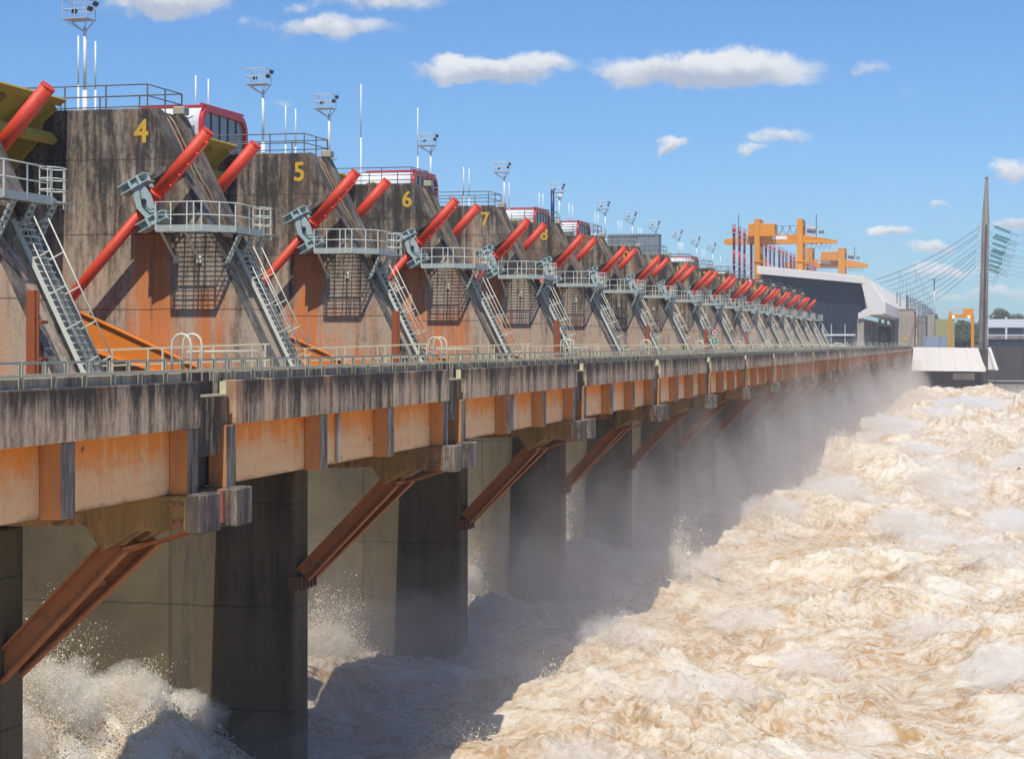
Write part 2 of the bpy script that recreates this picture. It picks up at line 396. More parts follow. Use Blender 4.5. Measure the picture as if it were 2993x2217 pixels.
# ------------------------------------------------------------------ stairs on the slope
def make_stair():
    O = (-27, 0, 10.9)
    t0 = thing('steel_staircase', O, 'x', 'staircase', 'steel stairs on the pier slopes')
    y0, y1 = -.35, .6
    za, zb = 15.7, 10.9
    for y in (y0, y1):
        MB().bar(onslope(za,y,.32), onslope(zb,y,.32), .05, .13, tuple(sn)).build('stringer', M['grey'], t0, O)
    N_ = 22; pr = None
    for k in range(N_):
        z = za-.1-(za-zb-.2)*k/(N_-1); c = onslope(z,0,.36)
        if pr is None:
            pr = MB().box(-.14,.12,y0,y1,-.018,.018).build('tread', M['grey'], t0); o = pr
        else: o = pr.copy(); C.objects.link(o); o.parent = t0
        o.location = (c.x-O[0], 0, c.z-O[2])
    for y in (y0, y1):
        hr = MB()
        for off in (.58, .98):
            pts = [onslope(za-.05,y,off), onslope(zb+.3,y,off)]
            if off > 1: pts = [onslope(za+.35,y,.55)]+pts+[onslope(zb-.05,y,.8)]
            hr.path(pts, .023, 6)
        hr = hr.build('handrail', M['grey'], t0, O, smooth=True)
        for k in range(5):
            z = za-.2-(za-zb-.5)*k/4
            MB().bar(onslope(z,y,.3), onslope(z,y,.98), .04, .04, tuple(sd)).build('post', M['grey'], hr, O)
    return t0
# ------------------------------------------------------------------ hydraulic cylinders
def make_cylinder(s):
    dy = s*2.55
    T, L = Vector((-29.05,dy,20.3)), Vector((-36.9,dy,11.63))
    u = (L-T).normalized(); O = (-31.35, 0, 17.7)
    nm = Vector((-u.z,0,u.x))
    J = T+u*3.4
    t0 = thing('hydraulic_cylinder', O, 'x', 'cylinder', 'red hydraulic cylinders of the gates')
    b = MB().tube(T, J, .255, 20).build('barrel', M['red'], t0, O, smooth=True)
    MB().tube(T-u*.02, T+u*.05, .262, 20).build('end_cap', M['red'], b, O, smooth=True)
    side = nm*(.27 if nm.x > 0 else -.27) + Vector((0,s*.14,0))
    mb = MB().path([T+u*.3+side*.8, T+u*.35+side*1.3, J-u*.5+side*1.3, J-u*.45+side*.8], .035, 6)
    for k in range(5): mb.tube(T+u*(.4+.55*k)+side*.6, T+u*(.4+.55*k)+side*1.35, .05, 6)
    if s < 0: mb.build('side_pipe', M['red'], b, O, smooth=True)
    for a in (3.2, 3.45): MB().tube(T+u*a, T+u*(a+.12), .35, 16).build('flange', M['red'], b, O, smooth=True)
    MB().tube(J, L, .215, 16).build('lower_sleeve', M['red'], t0, O, smooth=True)
    e1 = Vector((math.cos(R(27)),0,math.sin(R(27)))); e2 = Vector((math.sin(R(27)),0,-math.cos(R(27))))
    Bc = Vector((-31.52,0,17.58))
    br = MB()
    ya, yb = s*(1.7-.05), s*3.05
    pl = [(-.22,-.9),(.2,-.95),(.34,-.1),(.2,.95),(-.15,.95),(-.42,.1)]
    for yy in (s*2.05, s*3.0):
        q = [Bc+e1*a+e2*c for a, c in pl]
        br.add([Vector((p.x,yy,p.z)) for p in q]+[Vector((p.x,yy+s*.06,p.z)) for p in q], [tuple(range(6)), tuple(range(11,5,-1))]+[(i,(i+1)%6,6+(i+1)%6,6+i) for i in range(6)])
    br.build('bracket_plate', M['greyblue'], t0, O)
    for c in (-.83,.83):
        cc = Bc+e2*c-e1*.12
        mb = MB()
        a0, a1 = cc-e1*.62, cc+e1*.62
        for k in (-.16,.16):
            h = e2*k; y_ = s*2.78
            mb.bar(a0+h+Vector((0,y_,0)), a1+h+Vector((0,y_,0)), .75, .04, tuple(e2))
        mb.bar(a0+Vector((0,s*2.78,0)), a1+Vector((0,s*2.78,0)), .06, .29, tuple(e2))
        mb.bar(cc+Vector((0,s*1.68,0)), cc+Vector((0,s*2.4,0)), .5, .3, tuple(e2))
        for w in (-.1, .3):
            mb.bar(cc+e1*w+e2*-.2+Vector((0,s*3.14,0)), cc+e1*w+e2*.2+Vector((0,s*3.14,0)), .1, .05, (0,1,0))
        mb.build('bracket_beam', M['greyblue'], t0, O)
    hs = [Bc+e1*.05+e2*-.5+Vector((0,s*3.1,0)), Bc+e1*-.1+e2*0+Vector((0,s*3.14,0)), Bc+e1*.05+e2*.42+Vector((0,s*3.14,0)), Bc+e1*.3+e2*.5+Vector((0,s*3.14,0)), Bc+e1*.45+e2*.2+Vector((0,s*3.1,0))]
    MB().path(hs, .025, 5).tube(Bc+Vector((0,s*3.0,0)), Bc+Vector((0,s*3.16,0)), .09, 10).build('hose', M['black'], t0, O, smooth=True)
    return t0
pf = make_platform(); stp = make_stair(); cyn = make_cylinder(-1); cyf = make_cylinder(1)
for n in range(3, 21):
    first = n == 3; nmn = name_pier(n)
    place(pf, (-29.5, YC(n), ZP), 'grey steel walkway platform round the %s' % nmn, first)
    place(stp, (-27, YC(n), 10.9), 'grey steel staircase descending the slope of the %s' % nmn, first)
    place(cyn, (-31.35, YC(n), 17.7), 'red hydraulic cylinder on the near face of the %s' % nmn, first)
    if n < 20: place(cyf, (-31.35, YC(n), 17.7), 'red hydraulic cylinder rising behind the slope of the %s' % nmn, first)
# ------------------------------------------------------------------ radial gates, bays 3 .. 19
def make_gate():
    O = (-36, 0, 12)
    t0 = thing('radial_gate', O, 'x', 'gate', 'raised radial gates')
    cx, cz, Rr = -27.0, 9.8, 14.8
    ya, yb = 1.78, P-1.78
    def pt(a, r, y): return (cx+r*math.cos(R(a)), y, cz+r*math.sin(R(a)))
    K = 14; mb = MB(); vs = []; fs = []
    for i in range(K+1):
        a = 126+44*i/K
        vs += [pt(a,Rr,ya), pt(a,Rr,yb), pt(a,Rr+.08,ya), pt(a,Rr+.08,yb)]
    for i in range(K):
        q = i*4; fs += [(q,q+1,q+5,q+4),(q+2,q+6,q+7,q+3),(q,q+4,q+6,q+2),(q+1,q+3,q+7,q+5)]
    fs += [(0,2,3,1),(K*4,K*4+1,K*4+3,K*4+2)]
    mb.add(vs, fs); mb.build('skin_plate', M['yellow'], t0, O)
    MB().bar(pt(126,Rr-.1,ya), pt(126,Rr-.1,yb), .4, .09, (-.55,0,.83)).build('top_flange', M['yellow'], t0, O)
    for k in range(8):
        y = ya+.3+(yb-ya-.6)*k/7; mb = MB(); vs = []; fs = []
        for i in range(K+1):
            a = 127+43*i/K; d = .75 if 1 < i < K else .3
            vs += [pt(a,Rr,y-.04), pt(a,Rr-d,y-.04), pt(a,Rr,y+.04), pt(a,Rr-d,y+.04)]
        for i in range(K):
            q = i*4; fs += [(q,q+4,q+5,q+1),(q+2,q+3,q+7,q+6),(q+1,q+5,q+7,q+3)]
        fs += [(0,1,3,2),(K*4,K*4+2,K*4+3,K*4+1)]
        mb.add(vs, fs).build('rib', M['yellow'], t0, O)
    for a in (131,142,155,166):
        MB().bar(pt(a,Rr-.95,ya), pt(a,Rr-.95,yb), .3, .42, (math.cos(R(a)),0,math.sin(R(a)))).build('girder', M['yellow'], t0, O)
    for y in (ya+.55, yb-.55):
        for a0, nm in ((160,'arm'),):
            e = Vector((math.cos(R(a0)),0,math.sin(R(a0)))); pn = Vector((-e.z,0,e.x))
            c0 = Vector((cx,y,cz))+e*.6; c1 = Vector((cx,y,cz))+e*(Rr-1)
            w0, w1 = .2, 1.0
            mb = MB()
            q = [c0+pn*w0,c1+pn*w1,c1-pn*w1,c0-pn*w0]; dd = Vector((0,.06,0))
            mb.add([p-dd for p in q]+[p+dd for p in q], [(0,1,2,3),(7,6,5,4),(0,4,5,1),(1,5,6,2),(2,6,7,3),(3,7,4,0)])
            for s in (1,-1): mb.bar(c0+pn*w0*s, c1+pn*w1*s, .34, .05, tuple(pn))
            mb.build('arm', M['arm'], t0, O)
    return t0
gt = make_gate()
for n in range(2, 20):
    place(gt, (-36, YC(n), 12), {2: 'yellow ribbed gate in the bay cut by the left edge', 3: 'yellow ribbed gate raised in the bay just left of pier number 4', 19: 'yellow ribbed gate in the last bay beside the powerhouse'}.get(n, 'yellow ribbed gate raised in the bay between pier %d and pier %d' % (n, n+1)), n == 2)
# ------------------------------------------------------------------ crest roadway behind the piers
tag(MB().box(-60,-41.5,YC(1),YC(20)+2,20.6,21.3).build('crest_road', M['road'], None, (-50,200,20.6)), kind='structure')
# ------------------------------------------------------------------ bridge
def make_span():
    O = (-15, 0, 10.35)
    y0, y1 = .93, P-.93
    t0 = thing('bridge_span', O, 'x', 'bridge span', 'bridge spans along the dam')
    MB().box(-21.4,-15.12,y0,y1,10.36,10.62).build('deck_slab', M['deck'], t0, O)
    for a, b in ((y0, y0+(y1-y0)*.333-.012),(y0+(y1-y0)*.333+.012, y0+(y1-y0)*.667-.012),(y0+(y1-y0)*.667+.012, y1)):
        MB().box(-15.12,-14.8,a,b,10.35,11.26).build('fascia_panel', M['fascia'], t0, O, bevel=.02)
    MB().box(-15.55,-15.2,y0,y1,10.62,11.44).build('parapet', M['parapet'], t0, O, bevel=.02)
    MB().box(-21.4,-21.15,y0,y1,10.62,10.85).build('inner_kerb', M['deck'], t0, O)
    MB().box(-15.36,-15.24,y0+.1,y1-.1,9.08,10.36).build('girder_web', M['web'], t0, O)
    MB().box(-21.0,-20.8,y0,y1,9.1,10.36).box(-18.8,-18.6,y0,y1,9.1,10.36).build('inner_girder', M['web'], t0, O)
    for f in (0,.333,.667,1):
        c = y0+.28+(y1-y0-.56)*f-(.45 if f == 0 else 0)
        MB().box(-15.24,-14.83,c-.26,c+.26,9.06,10.345).build('girder_rib', M['rib'], t0, O, bevel=.02)
    yb = y0+(y1-y0)*.46
    MB().tube((-15.16,yb,9.1),(-15.16,yb,10.35),.06,8).build('drain_pipe', M['galv'], t0, O, smooth=True)
    rl = MB().bar((-15.12,y0-.93,11.47),(-15.12,y1+.93,11.47),.07,.06).build('outer_rail', M['rail'], t0, O)
    pm = MB().bar((0,0,0),(0,0,.21),.035,.09).build('rail_post', M['rail'], rl)
    N_ = 16
    for k in range(N_):
        o = pm if k == 0 else pm.copy()
        if k: C.objects.link(o); o.parent = rl
        o.location = (-15.13+15, y0-.5+(P)*k/N_, .90)
    rl = MB()
    for h in (10.98, 11.56): rl.bar((-21.22,y0-.93,h),(-21.22,y1+.93,h),.05,.06)
    rl = rl.build('inner_rail', M['rail'], t0, O)
    pm = MB().bar((0,0,0),(0,0,.71),.07,.09).build('rail_post', M['rail'], rl)
    for k in range(N_):
        o = pm if k == 0 else pm.copy()
        if k: C.objects.link(o); o.parent = rl
        o.location = (-21.22+15, y0-.5+(P)*k/N_, .5)
    return t0
NS = 25
sp = make_span()
for n in range(1, NS+1):
    if n == 1: lab = 'stained bridge span with orange girder, leaving the left edge'
    elif n == 2: lab = 'nearest whole bridge span with orange girder, ending at the second crossbeam'
    elif n == 20: lab = 'hazy bridge span just past the last pier'
    elif n == NS: lab = 'hazy bridge span that ends at the white sloped panel'
    elif n > 20: lab = 'hazy far bridge span, %s back from the white sloped panel' % {24:'second',23:'third',22:'fourth',21:'fifth'}[n]
    else: lab = 'stained bridge span with orange girder between pier %d and pier %s' % (n, n+1 if n < 19 else 'unnumbered')
    place(sp, (-15, YC(n)+.42, 10.35), lab, n == 1)
def make_crossbeam():
    O = (-20, 0, 8.4)
    t0 = thing('bridge_crossbeam', O, 'x', 'crossbeam', 'bracketed crossbeams under the bridge')
    prof = [(-26.0,9.06),(-14.835,9.06),(-14.835,8.37),(-15.9,8.37),(-16.6,7.95),(-16.95,8.45),(-18,8.4),(-26.0,8.36)]
    for a, b in ((-1.2,-.35),(.5,1.35)):
        MB().prism(prof, 'y', a, b).build('beam', M['beam'], t0, O, bevel=.02)
        MB().box(-14.83,-14.45,a-.02,b+.02,8.33,9.085).build('end_block', M['block'], t0, O, bevel=.025)
        c = (a+b)/2
        p0, p1 = Vector((-16.45,c,8.05)), Vector((-18.98,-1.35 if a < 0 else -.62,5.30))
        u = (p1-p0).normalized(); nn = Vector((-u.z,0,u.x))
        if nn.x < 0: nn = -nn
        mb = MB()
        mb.bar(p0,p1,.05,.42,tuple(nn))
        for s in (-1,1): mb.bar(p0+nn*.22*s, p1+nn*.22*s, .3, .05, tuple(nn))
        mb.bar(p0+nn*.22, (-14.9,c,8.36), .3,.05,tuple(nn))
        mb.build('strut', M['rust'], t0, O)
    for f in (.06,.33,.66,.94):
        q = Vector((-16.45,-.75,8.05)).lerp(Vector((-18.98,-1.35,5.35)), f); MB().bar(q, Vector((-16.45,.9,8.05)).lerp(Vector((-18.98,-.62,5.35)), f), .16, .12).build('strut_tie', M['rust'], t0, O)
    mb = MB().box(-19.3,-18.98,-1.74,-.34,4.9,5.28)
    for k in range(5): mb.box(-18.98,-18.90,-1.68+.31*k,-1.60+.31*k,4.86,5.31)
    mb.build('strut_foot', M['darkrust'], t0, O, bevel=.02)
    mb = MB().box(-15.1,-14.75,-.33,.48,8.5,8.98).box(-14.75,-14.68,-.33,-.15,8.42,9.06).box(-14.75,-14.68,.3,.48,8.42,9.06)
    for z in (8.55,8.9):
        mb.tube((-14.93,-1.26,z),(-14.93,-1.19,z),.045,8).tube((-15.1,-1.26,z),(-15.1,-1.19,z),.045,8)
    mb.build('tie_plate', M['tie'], t0, O)
    MB().box(-21.4,-15.51,-.52,1.36,10.36,10.6).build('joint_slab', M['deck'], t0, O)
    MB().box(-15.3,-14.94,-.48,1.32,9.75,10.94).build('joint_panel', M['fascia'], t0, O, bevel=.02)
    MB().box(-15.5,-15.31,-.48,1.32,9.1,11.42).build('joint_backing', M['darkwall'], t0, O)
    MB().box(-15.0,-14.86,-.46,1.0,10.945,10.99).box(-15.0,-14.86,.95,1.0,10.99,11.24).build('ladder_landing', M['rail'], t0, O)
    return t0
cb = make_crossbeam()
for n in range(2, NS+1):
    nm = {2: 'the nearest, at the left edge', 3: 'second from the left'}.get(n)
    if nm: lab = 'tan concrete crossbeam on rusty struts under the bridge, ' + nm
    elif n < 20: lab = 'concrete bridge crossbeam on rusty struts below pier number %d' % n
    elif n == 20: lab = 'concrete bridge crossbeam on rusty struts below the last unnumbered pier'
    else: lab = 'hazy bridge crossbeam, %s in past the last pier' % {21:'first',22:'second',23:'third',24:'fourth',25:'fifth'}[n]
    place(cb, (-20, YC(n), 8.4), lab, n == 2)
# bridge legs past the spillway
for n in range(21, NS+1):
    o = MB().box(-40,-19.1,-1.2,1.2,-3,8.35).box(-19.1,-18.93,-.9,.9,-3,8.35).build('bridge_wall_pier', M['nose'], None, (-20,0,0), bevel=.05, loc=(-20,YC(n),0))
    tag(o, 'misty grey wall pier under the far bridge, %s past the last numbered pier' % {21:'second',22:'third',23:'fourth',24:'fifth',25:'sixth'}[n], 'pier', 'misty far bridge piers')
# access hoops at each joint
def make_hoops():
    O = (-15.2, 0, 11.3)
    t0 = thing('ladder_handrail', O, 'x', 'handrail', 'hooped ladder handrails at the bridge joints')
    for y in (-.3,.25):
        pts = [(-15.5,y,11.3)]+[(-15.3+.2*math.cos(a),y,12.0+.2*math.sin(a)) for a in [math.pi-k*math.pi/6 for k in range(7)]]+[(-15.1,y,11.25)]
        MB().path(pts, .026, 6).build('hoop', M['whiterail'], t0, O, smooth=True)
    for x, e in ((-15.42,3.35),(-15.12,3.75)):
        pts = [(x,.3,11.84),(x,e-.45,11.84)]+[(x,e-.45+.4*math.sin(a),11.44+.4*math.cos(a)) for a in [k*math.pi/12 for k in range(1,7)]]+[(x,e-.05,11.2)]
        MB().path(pts, .028, 6).build('guard_rail', M['whiterail'], t0, O, smooth=True)
    MB().bar((-15.42,3.6,11.25),(-15.05,3.6,11.25),.06,.05).build('foot', M['whiterail'], t0, O)
    MB().bar((-15.12,1.6,11.25),(-15.12,1.6,11.84),.04,.04).build('post', M['whiterail'], t0, O)
    return t0
hp = make_hoops()
for n in range(2, NS):
    nm = {2: 'nearest the left edge', 3: 'second from the left'}.get(n) or ('in front of pier number %d' % n if n < 20 else 'in front of the last pier' if n == 20 else '%s past the last pier' % {21:'first',22:'second',23:'third',24:'fourth'}[n])
    place(hp, (-15.2, YC(n), 11.3), 'cream hooped handrail over the bridge parapet, ' + nm, n == 2)
# gangways from the dam to the bridge
def make_gangway():
    O = (-26, 2.6, 10.6)
    t0 = thing('gangway', O, 'x', 'gangway', 'railed gangways between dam and bridge')
    MB().bar((-29.6,2.6,10.68),(-21.45,2.6,10.95),1.15,.12).build('deck', M['grey'], t0, O)
    for y in (2.05,3.15):
        mb = MB()
        for h in (.5,1.0): mb.bar((-29.6,y,10.72+h),(-21.7,y,11.0+h),.045,.05)
        rl = mb.build('railing', M['rail'], t0, O)
        for k in range(5):
            x = -28.85+k*1.75; z = 10.76+.24*k/4
            MB().bar((x,y,z),(x,y,z+1.0),.05,.06).build('post', M['rail'], rl, O)
    return t0
gw = make_gangway()
for n in range(3, 20):
    place(gw, (-26, YC(n)+2.6, 10.6), 'cream railed gangway at the foot of the %s' % name_pier(n), n == 3)
# ------------------------------------------------------------------ things on the crest
V2P = 1.3422
# lamp masts along the crest road
lm = [(248,2),(769,199),(962,275),(1259,389),(1474,470),(1635,534),(1769,587),(1848,617),(1917,647),(1984,671),(2036,691),(2083,711)]
def make_mast(H):
    O = (0,0,0)
    t0 = thing('lamp_mast', O, 'x', 'lamp mast', 'floodlight masts along the dam crest')
    MB().tube((0,0,0),(0,0,H*.55),.13,10).tube((0,0,H*.55),(0,0,H),.09,10).build('pole', M['white'], t0, O, smooth=True)
    b = MB().box(-1.0,.35,-.55,.55,H+.38,H+.43)
    for x, y in ((-1.0,-.5),(-1.0,.5),(.3,-.5),(.3,.5)): b.bar((0,0,H-.3),(x,y,H+.38),.05,.05)
    for h in (.5,1.0):
        b.path([(-1.0,-.55,H+.4+h),(.35,-.55,H+.4+h),(.35,.55,H+.4+h),(-1.0,.55,H+.4+h),(-1.0,-.55,H+.4+h)], .025, 5)
    for x in (-1.0,-.33,.35):
        for y in (-.55,.55): b.bar((x,y,H+.4),(x,y,H+1.4),.04,.04)
    b.build('basket', M['galv'], t0, O)
    for x, y, z, r in ((.45,-.3,.9,.35),(.5,.25,1.25,.3),(-.45,-.3,.8,-.2)):
        mb = MB(); c = Vector((x,y,H+z)); d = Vector((.8,-.1*r,-.5)).normalized()
        mb.bar(c-d*.1, c+d*.1, .32,.26)
        mb.build('floodlight', M['black'], t0, O, bevel=.03)
    return t0
ords = ['tallest, above number 4','second from left, past the first red cabin','third from left, above number 5','fourth from left, behind number 6','fifth from left, above number 7','sixth from left, beside the dark blue pole','seventh from left, left of the grey container','eighth from left, above the left end of the container','ninth from left, above the right end of the container','tenth from left, just right of the container','eleventh from left','smallest, farthest right, left of the maroon columns']
m0 = None
for i, (px, py) in enumerate(lm):
    top = pX(px, py, -46); H = top.z-1.4-21.3
    if m0 is None: m0 = make_mast(H)
    o = m0 if i == 0 else dup(m0)
    o.location = (-46, top.y, 21.3); o['label'] = 'white floodlight mast, ' + ords[i]
    o.scale = (1,1,1)
pl = [(229,105),(279,121),(572,221),(609,231),(835,309),(864,318),(1055,246),(1221,315),(1355,488),(1371,493),(1488,534),(1576,563),(1587,566),(1663,594),(1673,598),(1739,620),(1748,623),(1807,644),(1815,646),(1866,664),(1874,666),(1990,708),(1996,708),(2052,728),(2058,729),(2106,747)]
pn_ = ['left one of the pair beside the tallest lamp mast','right one of the pair beside the tallest lamp mast','left one above the nearest red cabin','right one above the nearest red cabin','left one above number 5','right one above number 5','tall one between number 5 and number 6','tall one above number 6','left one between number 6 and number 7','right one between number 6 and number 7','single, right of the mast above number 7','left one above the third red cabin','right one above the third red cabin','left one above the fourth red cabin','right one above the fourth red cabin','left one left of the container','right one left of the container','left one just before the container','right one just before the container','left one above the container','right one above the container','left one of the pair right of the container','right one of the pair right of the container','left one of the pair above number 13','right one of the pair above number 13','last, nearest the maroon columns']
for i, (px, py) in enumerate(pl):
    p = pX(px, py, -44)
    o = MB().tube((0,0,0),(0,0,(p.z-21.3)*.6),.055,8).tube((0,0,(p.z-21.3)*.6),(0,0,p.z-21.3),.045,8).build('white_pole', M['white'], None, (0,0,0), smooth=True, loc=(-44,p.y,21.3))
    tag(o, 'thin white pole, '+pn_[i], 'pole', 'thin white poles on the dam crest')
# red framed cabins
def rrect(y0, y1, z0, z1, r, k=5):
    pts = [(y0,z0)]
    pts += [(y0+r-r*math.cos(a), z1-r+r*math.sin(a)) for a in [i*math.pi/2/k for i in range(k+1)]]
    pts += [(y1-r+r*math.sin(a), z1-r+r*math.cos(a)) for a in [i*math.pi/2/k for i in range(k+1)]]
    pts += [(y1,z0)]; return pts
def make_cabin():
    O = (-42, 0, 21.3); L = 6.9; z0, z1 = 21.3, 25.35
    t0 = thing('machine_cabin', O, 'x', 'cabin', 'red framed machine cabins')
    MB().prism(rrect(.05,L-.05,z0,z1-.05,.95), 'x', -48.5, -42.1).build('shell', M['white'], t0, O, smooth=True)
    out, inn = rrect(0,L,z0,z1,1.0), rrect(.32,L-.32,z0,z1-.32,.75)
    n = len(out); mb = MB(); vs = []
    for x in (-42.1,-41.85):
        vs += [(x,*p) for p in out]+[(x,*p) for p in inn]
    fs = []
    for i in range(n-1):
        fs += [(i,i+1,n+i+1,n+i),(2*n+i,3*n+i,3*n+i+1,2*n+i+1),(i,2*n+i,2*n+i+1,i+1),(n+i,n+i+1,3*n+i+1,3*n+i)]
    fs += [(0,n,3*n,2*n),(n-1,3*n-1,4*n-1,2*n-1)]
    mb.add(vs, fs).build('red_frame', M['redframe'], t0, O)
    MB().box(-46,-42,L*.12,L*.88,z1-.02,z1+.1).bar((-42.0,.1,z1+.05),(-42.0,L-.4,z1+.12),.12,.12).build('roof_rail', M['redframe'], t0, O)
    g = MB().prism(rrect(.32,L-.32,z0,z1-.32,.75), 'x', -42.098, -42.0).build('glazing', M['glass'], t0, O)
    for k in range(1,5):
        y = .32+(L-.64)*k/5; MB().box(-42.0,-41.94,y-.05,y+.05,z0,z1-.33).build('mullion', M['black'], g, O)
    mb = MB()
    mb.box(-48.2,-42.35,-.0,.049,z0+.2,z1-1.15).build('side_window', M['glass'], t0, O)
    for k in range(5):
        x = -47.5+k*1.2; MB().box(x,x+.08,-.05,-.001,z0+.2,z1-1.1).build('mullion', M['black'], t0, O)
    return t0
cbn = make_cabin()
czs = [585,1205,1561,1687,2022,2121,2196]
cl = ['nearest, behind the slope of pier number 4','second, behind number 6','third, behind number 8','fourth, behind number 9','fifth, small, behind number 12','sixth, small, behind number 13','smallest, in front of the maroon columns']
for i, px in enumerate(czs):
    p = pX(px, 700, -42)
    o = place(cbn, (-42, p.y, 21.3), 'red framed glass cabin, '+cl[i], i == 0)
    if i > 4: o.scale = (1, .6 if i < 6 else 1, .8)
# grey container
p = Vector((-33.2, 206.0, 0))
t0 = thing('shipping_container', (-33.2,p.y,21.5), 'grey corrugated shipping container on the dam crest', 'container')
O = (-33.2, p.y, 21.5)
pts = []; x = -38.6
while x < -33.35:
    pts += [(x,0),(x+.10,0),(x+.16,.06),(x+.26,.06),(x+.32,0)]; x += .32
mb = MB().prism([(a,b+p.y) for a, b in pts]+[(-33.3,p.y),(-33.3,p.y+2.44),(-38.6,p.y+2.44)], 'z', 21.7, 23.75).build('corrugated_wall', M['contain'], t0, O)
mb = MB()
for z in (21.55, 23.72): mb.box(-38.7,-33.2,p.y-.04,p.y+.1,z,z+.14).box(-38.7,-33.2,p.y+2.36,p.y+2.5,z,z+.14)
for xx in (-38.7,-33.34): mb.box(xx,xx+.14,p.y-.05,p.y+.1,21.5,23.9).box(xx,xx+.14,p.y+2.36,p.y+2.5,21.5,23.9)
mb.box(-38.6,-33.3,p.y,p.y+2.44,23.86,23.9).build('frame', M['contain'], t0, O)
MB().box(-33.26,-33.22,p.y+.1,p.y+1.2,21.72,23.7).box(-33.26,-33.22,p.y+1.22,p.y+2.34,21.72,23.7).build('door', M['contain'], t0, O)
# blue camera pole
p = pX(1615, 700, -36); zt = pX(1615, 555, -36).z
t0 = thing('camera_pole', (-36,p.y,21.4), 'dark blue pole with a small white camera beside number 8', 'camera pole'); O = (-36,p.y,21.4)
MB().tube((-36,p.y,21.4),(-36,p.y,zt),.16,10).build('pole', M['blue'], t0, O, smooth=True)
MB().bar((-36,p.y,zt-.5),(-35.3,p.y,zt-.5),.06,.06).tube((-35.3,p.y,zt-.75),(-35.3,p.y,zt-.4),.14,10).tube((-35.3,p.y,zt-.95),(-35.3,p.y,zt-.75),.1,10).build('camera', M['white'], t0, O, smooth=True)
# ------------------------------------------------------------------ speed sign pair on the bridge
p = pX(2089.5, 972, -22.9); O = (p.x, p.y, 10.6)
t0 = thing('road_sign', O, 'round 30 speed limit sign above a round green arrow sign on the bridge rail', 'road sign')
MB().tube((p.x,p.y+.03,10.6),(p.x,p.y+.03,p.z+.2),.035,8).build('post', M['galv'], t0, O, smooth=True)
def disc(mb, c, r, y0, y1, n=28):
    return mb.prism([(c.x+r*math.cos(2*math.pi*k/n), c.z+r*math.sin(2*math.pi*k/n)) for k in range(n)], 'y', y0, y1)
s1 = disc(MB(), p, .31, p.y-.02, p.y).build('speed_limit_disc', M['signred'], t0, O)
disc(MB(), p, .235, p.y-.026, p.y-.0205).build('white_face', M['signwhite'], s1, O)
me = text_mesh('30', .30, .003, .012); me.materials.append(M['black'])
o = bpy.data.objects.new('digits', me); C.objects.link(o); o.parent = s1; o.rotation_euler = (R(90),0,0); o.location = (0,p.y-.031-O[1],p.z-O[2])
q = pY(2088.5, 996.5, p.y)
s2 = disc(MB(), q, .33, p.y-.02, p.y).build('direction_disc', M['signwhite'], t0, O)
disc(MB(), q, .285, p.y-.026, p.y-.0205).build('green_face', M['signgreen'], s2, O)
mb = MB().box(q.x-.13,q.x-.08,p.y-.034,p.y-.0265,q.z-.17,q.z+.17).box(q.x-.02,q.x+.03,p.y-.034,p.y-.0265,q.z-.17,q.z+.17)
mb.box(q.x+.07,q.x+.16,p.y-.034,p.y-.0265,q.z-.03,q.z+.03).prism([(q.x+.14,q.z-.08),(q.x+.24,q.z),(q.x+.14,q.z+.08)], 'y', p.y-.034,p.y-.027)
mb.build('arrow_symbol', M['signwhite'], s2, O)
# ------------------------------------------------------------------ plaza, abutment, ground beyond
YE = YC(26)+.6
tag(MB().box(-160,-22.95,YC(20)+2.4,YE,-3,10.8).box(-160,1.2,YE,640,-3,10.8).build('plaza', M['road'], None, (-60,450,10.8)), kind='structure')
gm, t, b = newmat('far_ground'); co = coords(t, False)
t.nt.links.new(t.mix(t.noise(co, .05, 5), (.07,.09,.04), (.16,.14,.09)), b.inputs['Base Color']); b.inputs['Roughness'].default_value = .9
tag(MB().box(-2500,2500,641,3500,-4,10.2).build('ground', gm, None, (0,640,10.2)), kind='structure')
# powerhouse
YP = 425
def q3(px, py, Y=YP): return pY(px, py, Y)
a = q3(2227,801); bq = q3(2519,827); r0 = q3(2216,781); r1 = q3(2528,811); n1 = q3(2537,900); n2 = q3(2510,914); n3 = q3(2510,931); n4 = q3(2541,920)
O = (a.x, YP, 10.8)
ph = thing('powerhouse', O, 'powerhouse hall with dark glass end wall under a sloping white concrete roof', 'building')
MB().prism([(a.x,10.81),(n3.x,10.81),(n3.x,n3.z),(n2.x,n2.z),(n1.x-.4,n1.z),(bq.x-.3,bq.z),(a.x,a.z)], 'y', YP, YP+.6).build('glass_wall', M['facade'], ph, O)
MB().prism([(r0.x,r0.z-1.2),(r0.x,r0.z),(r1.x,r1.z),(r1.x,r1.z-1.35),(a.x-.3,a.z-.02)], 'y', YP-2.5, YP+330).build('roof_slab', M['whitecon'], ph, O)
mb = MB()
for k in range(24):
    f = (k+.5)/24; c = r0.lerp(r1, f); mb.box(c.x-.45,c.x+.45,YP-2.3,YP-1.4,c.z-.03,c.z+.28)
mb.build('roof_ridge', M['whitecon'], ph, O)
prof = [(r1.x+.003,r1.z-.05),(r1.x+1.1,r1.z-.4),(n1.x+3.2,n1.z+1.2),(n4.x+3.0,n4.z+.1),(n4.x+.5,n4.z),(n3.x+.6,n3.z),(n3.x,n3.z),(n3.x,n2.z),(n2.x+.3,n2.z),(n1.x,n1.z),(bq.x,bq.z)]
MB().prism(prof, 'y', YP-2.4, YP-1.4).build('end_frame', M['whitecon'], ph, O)
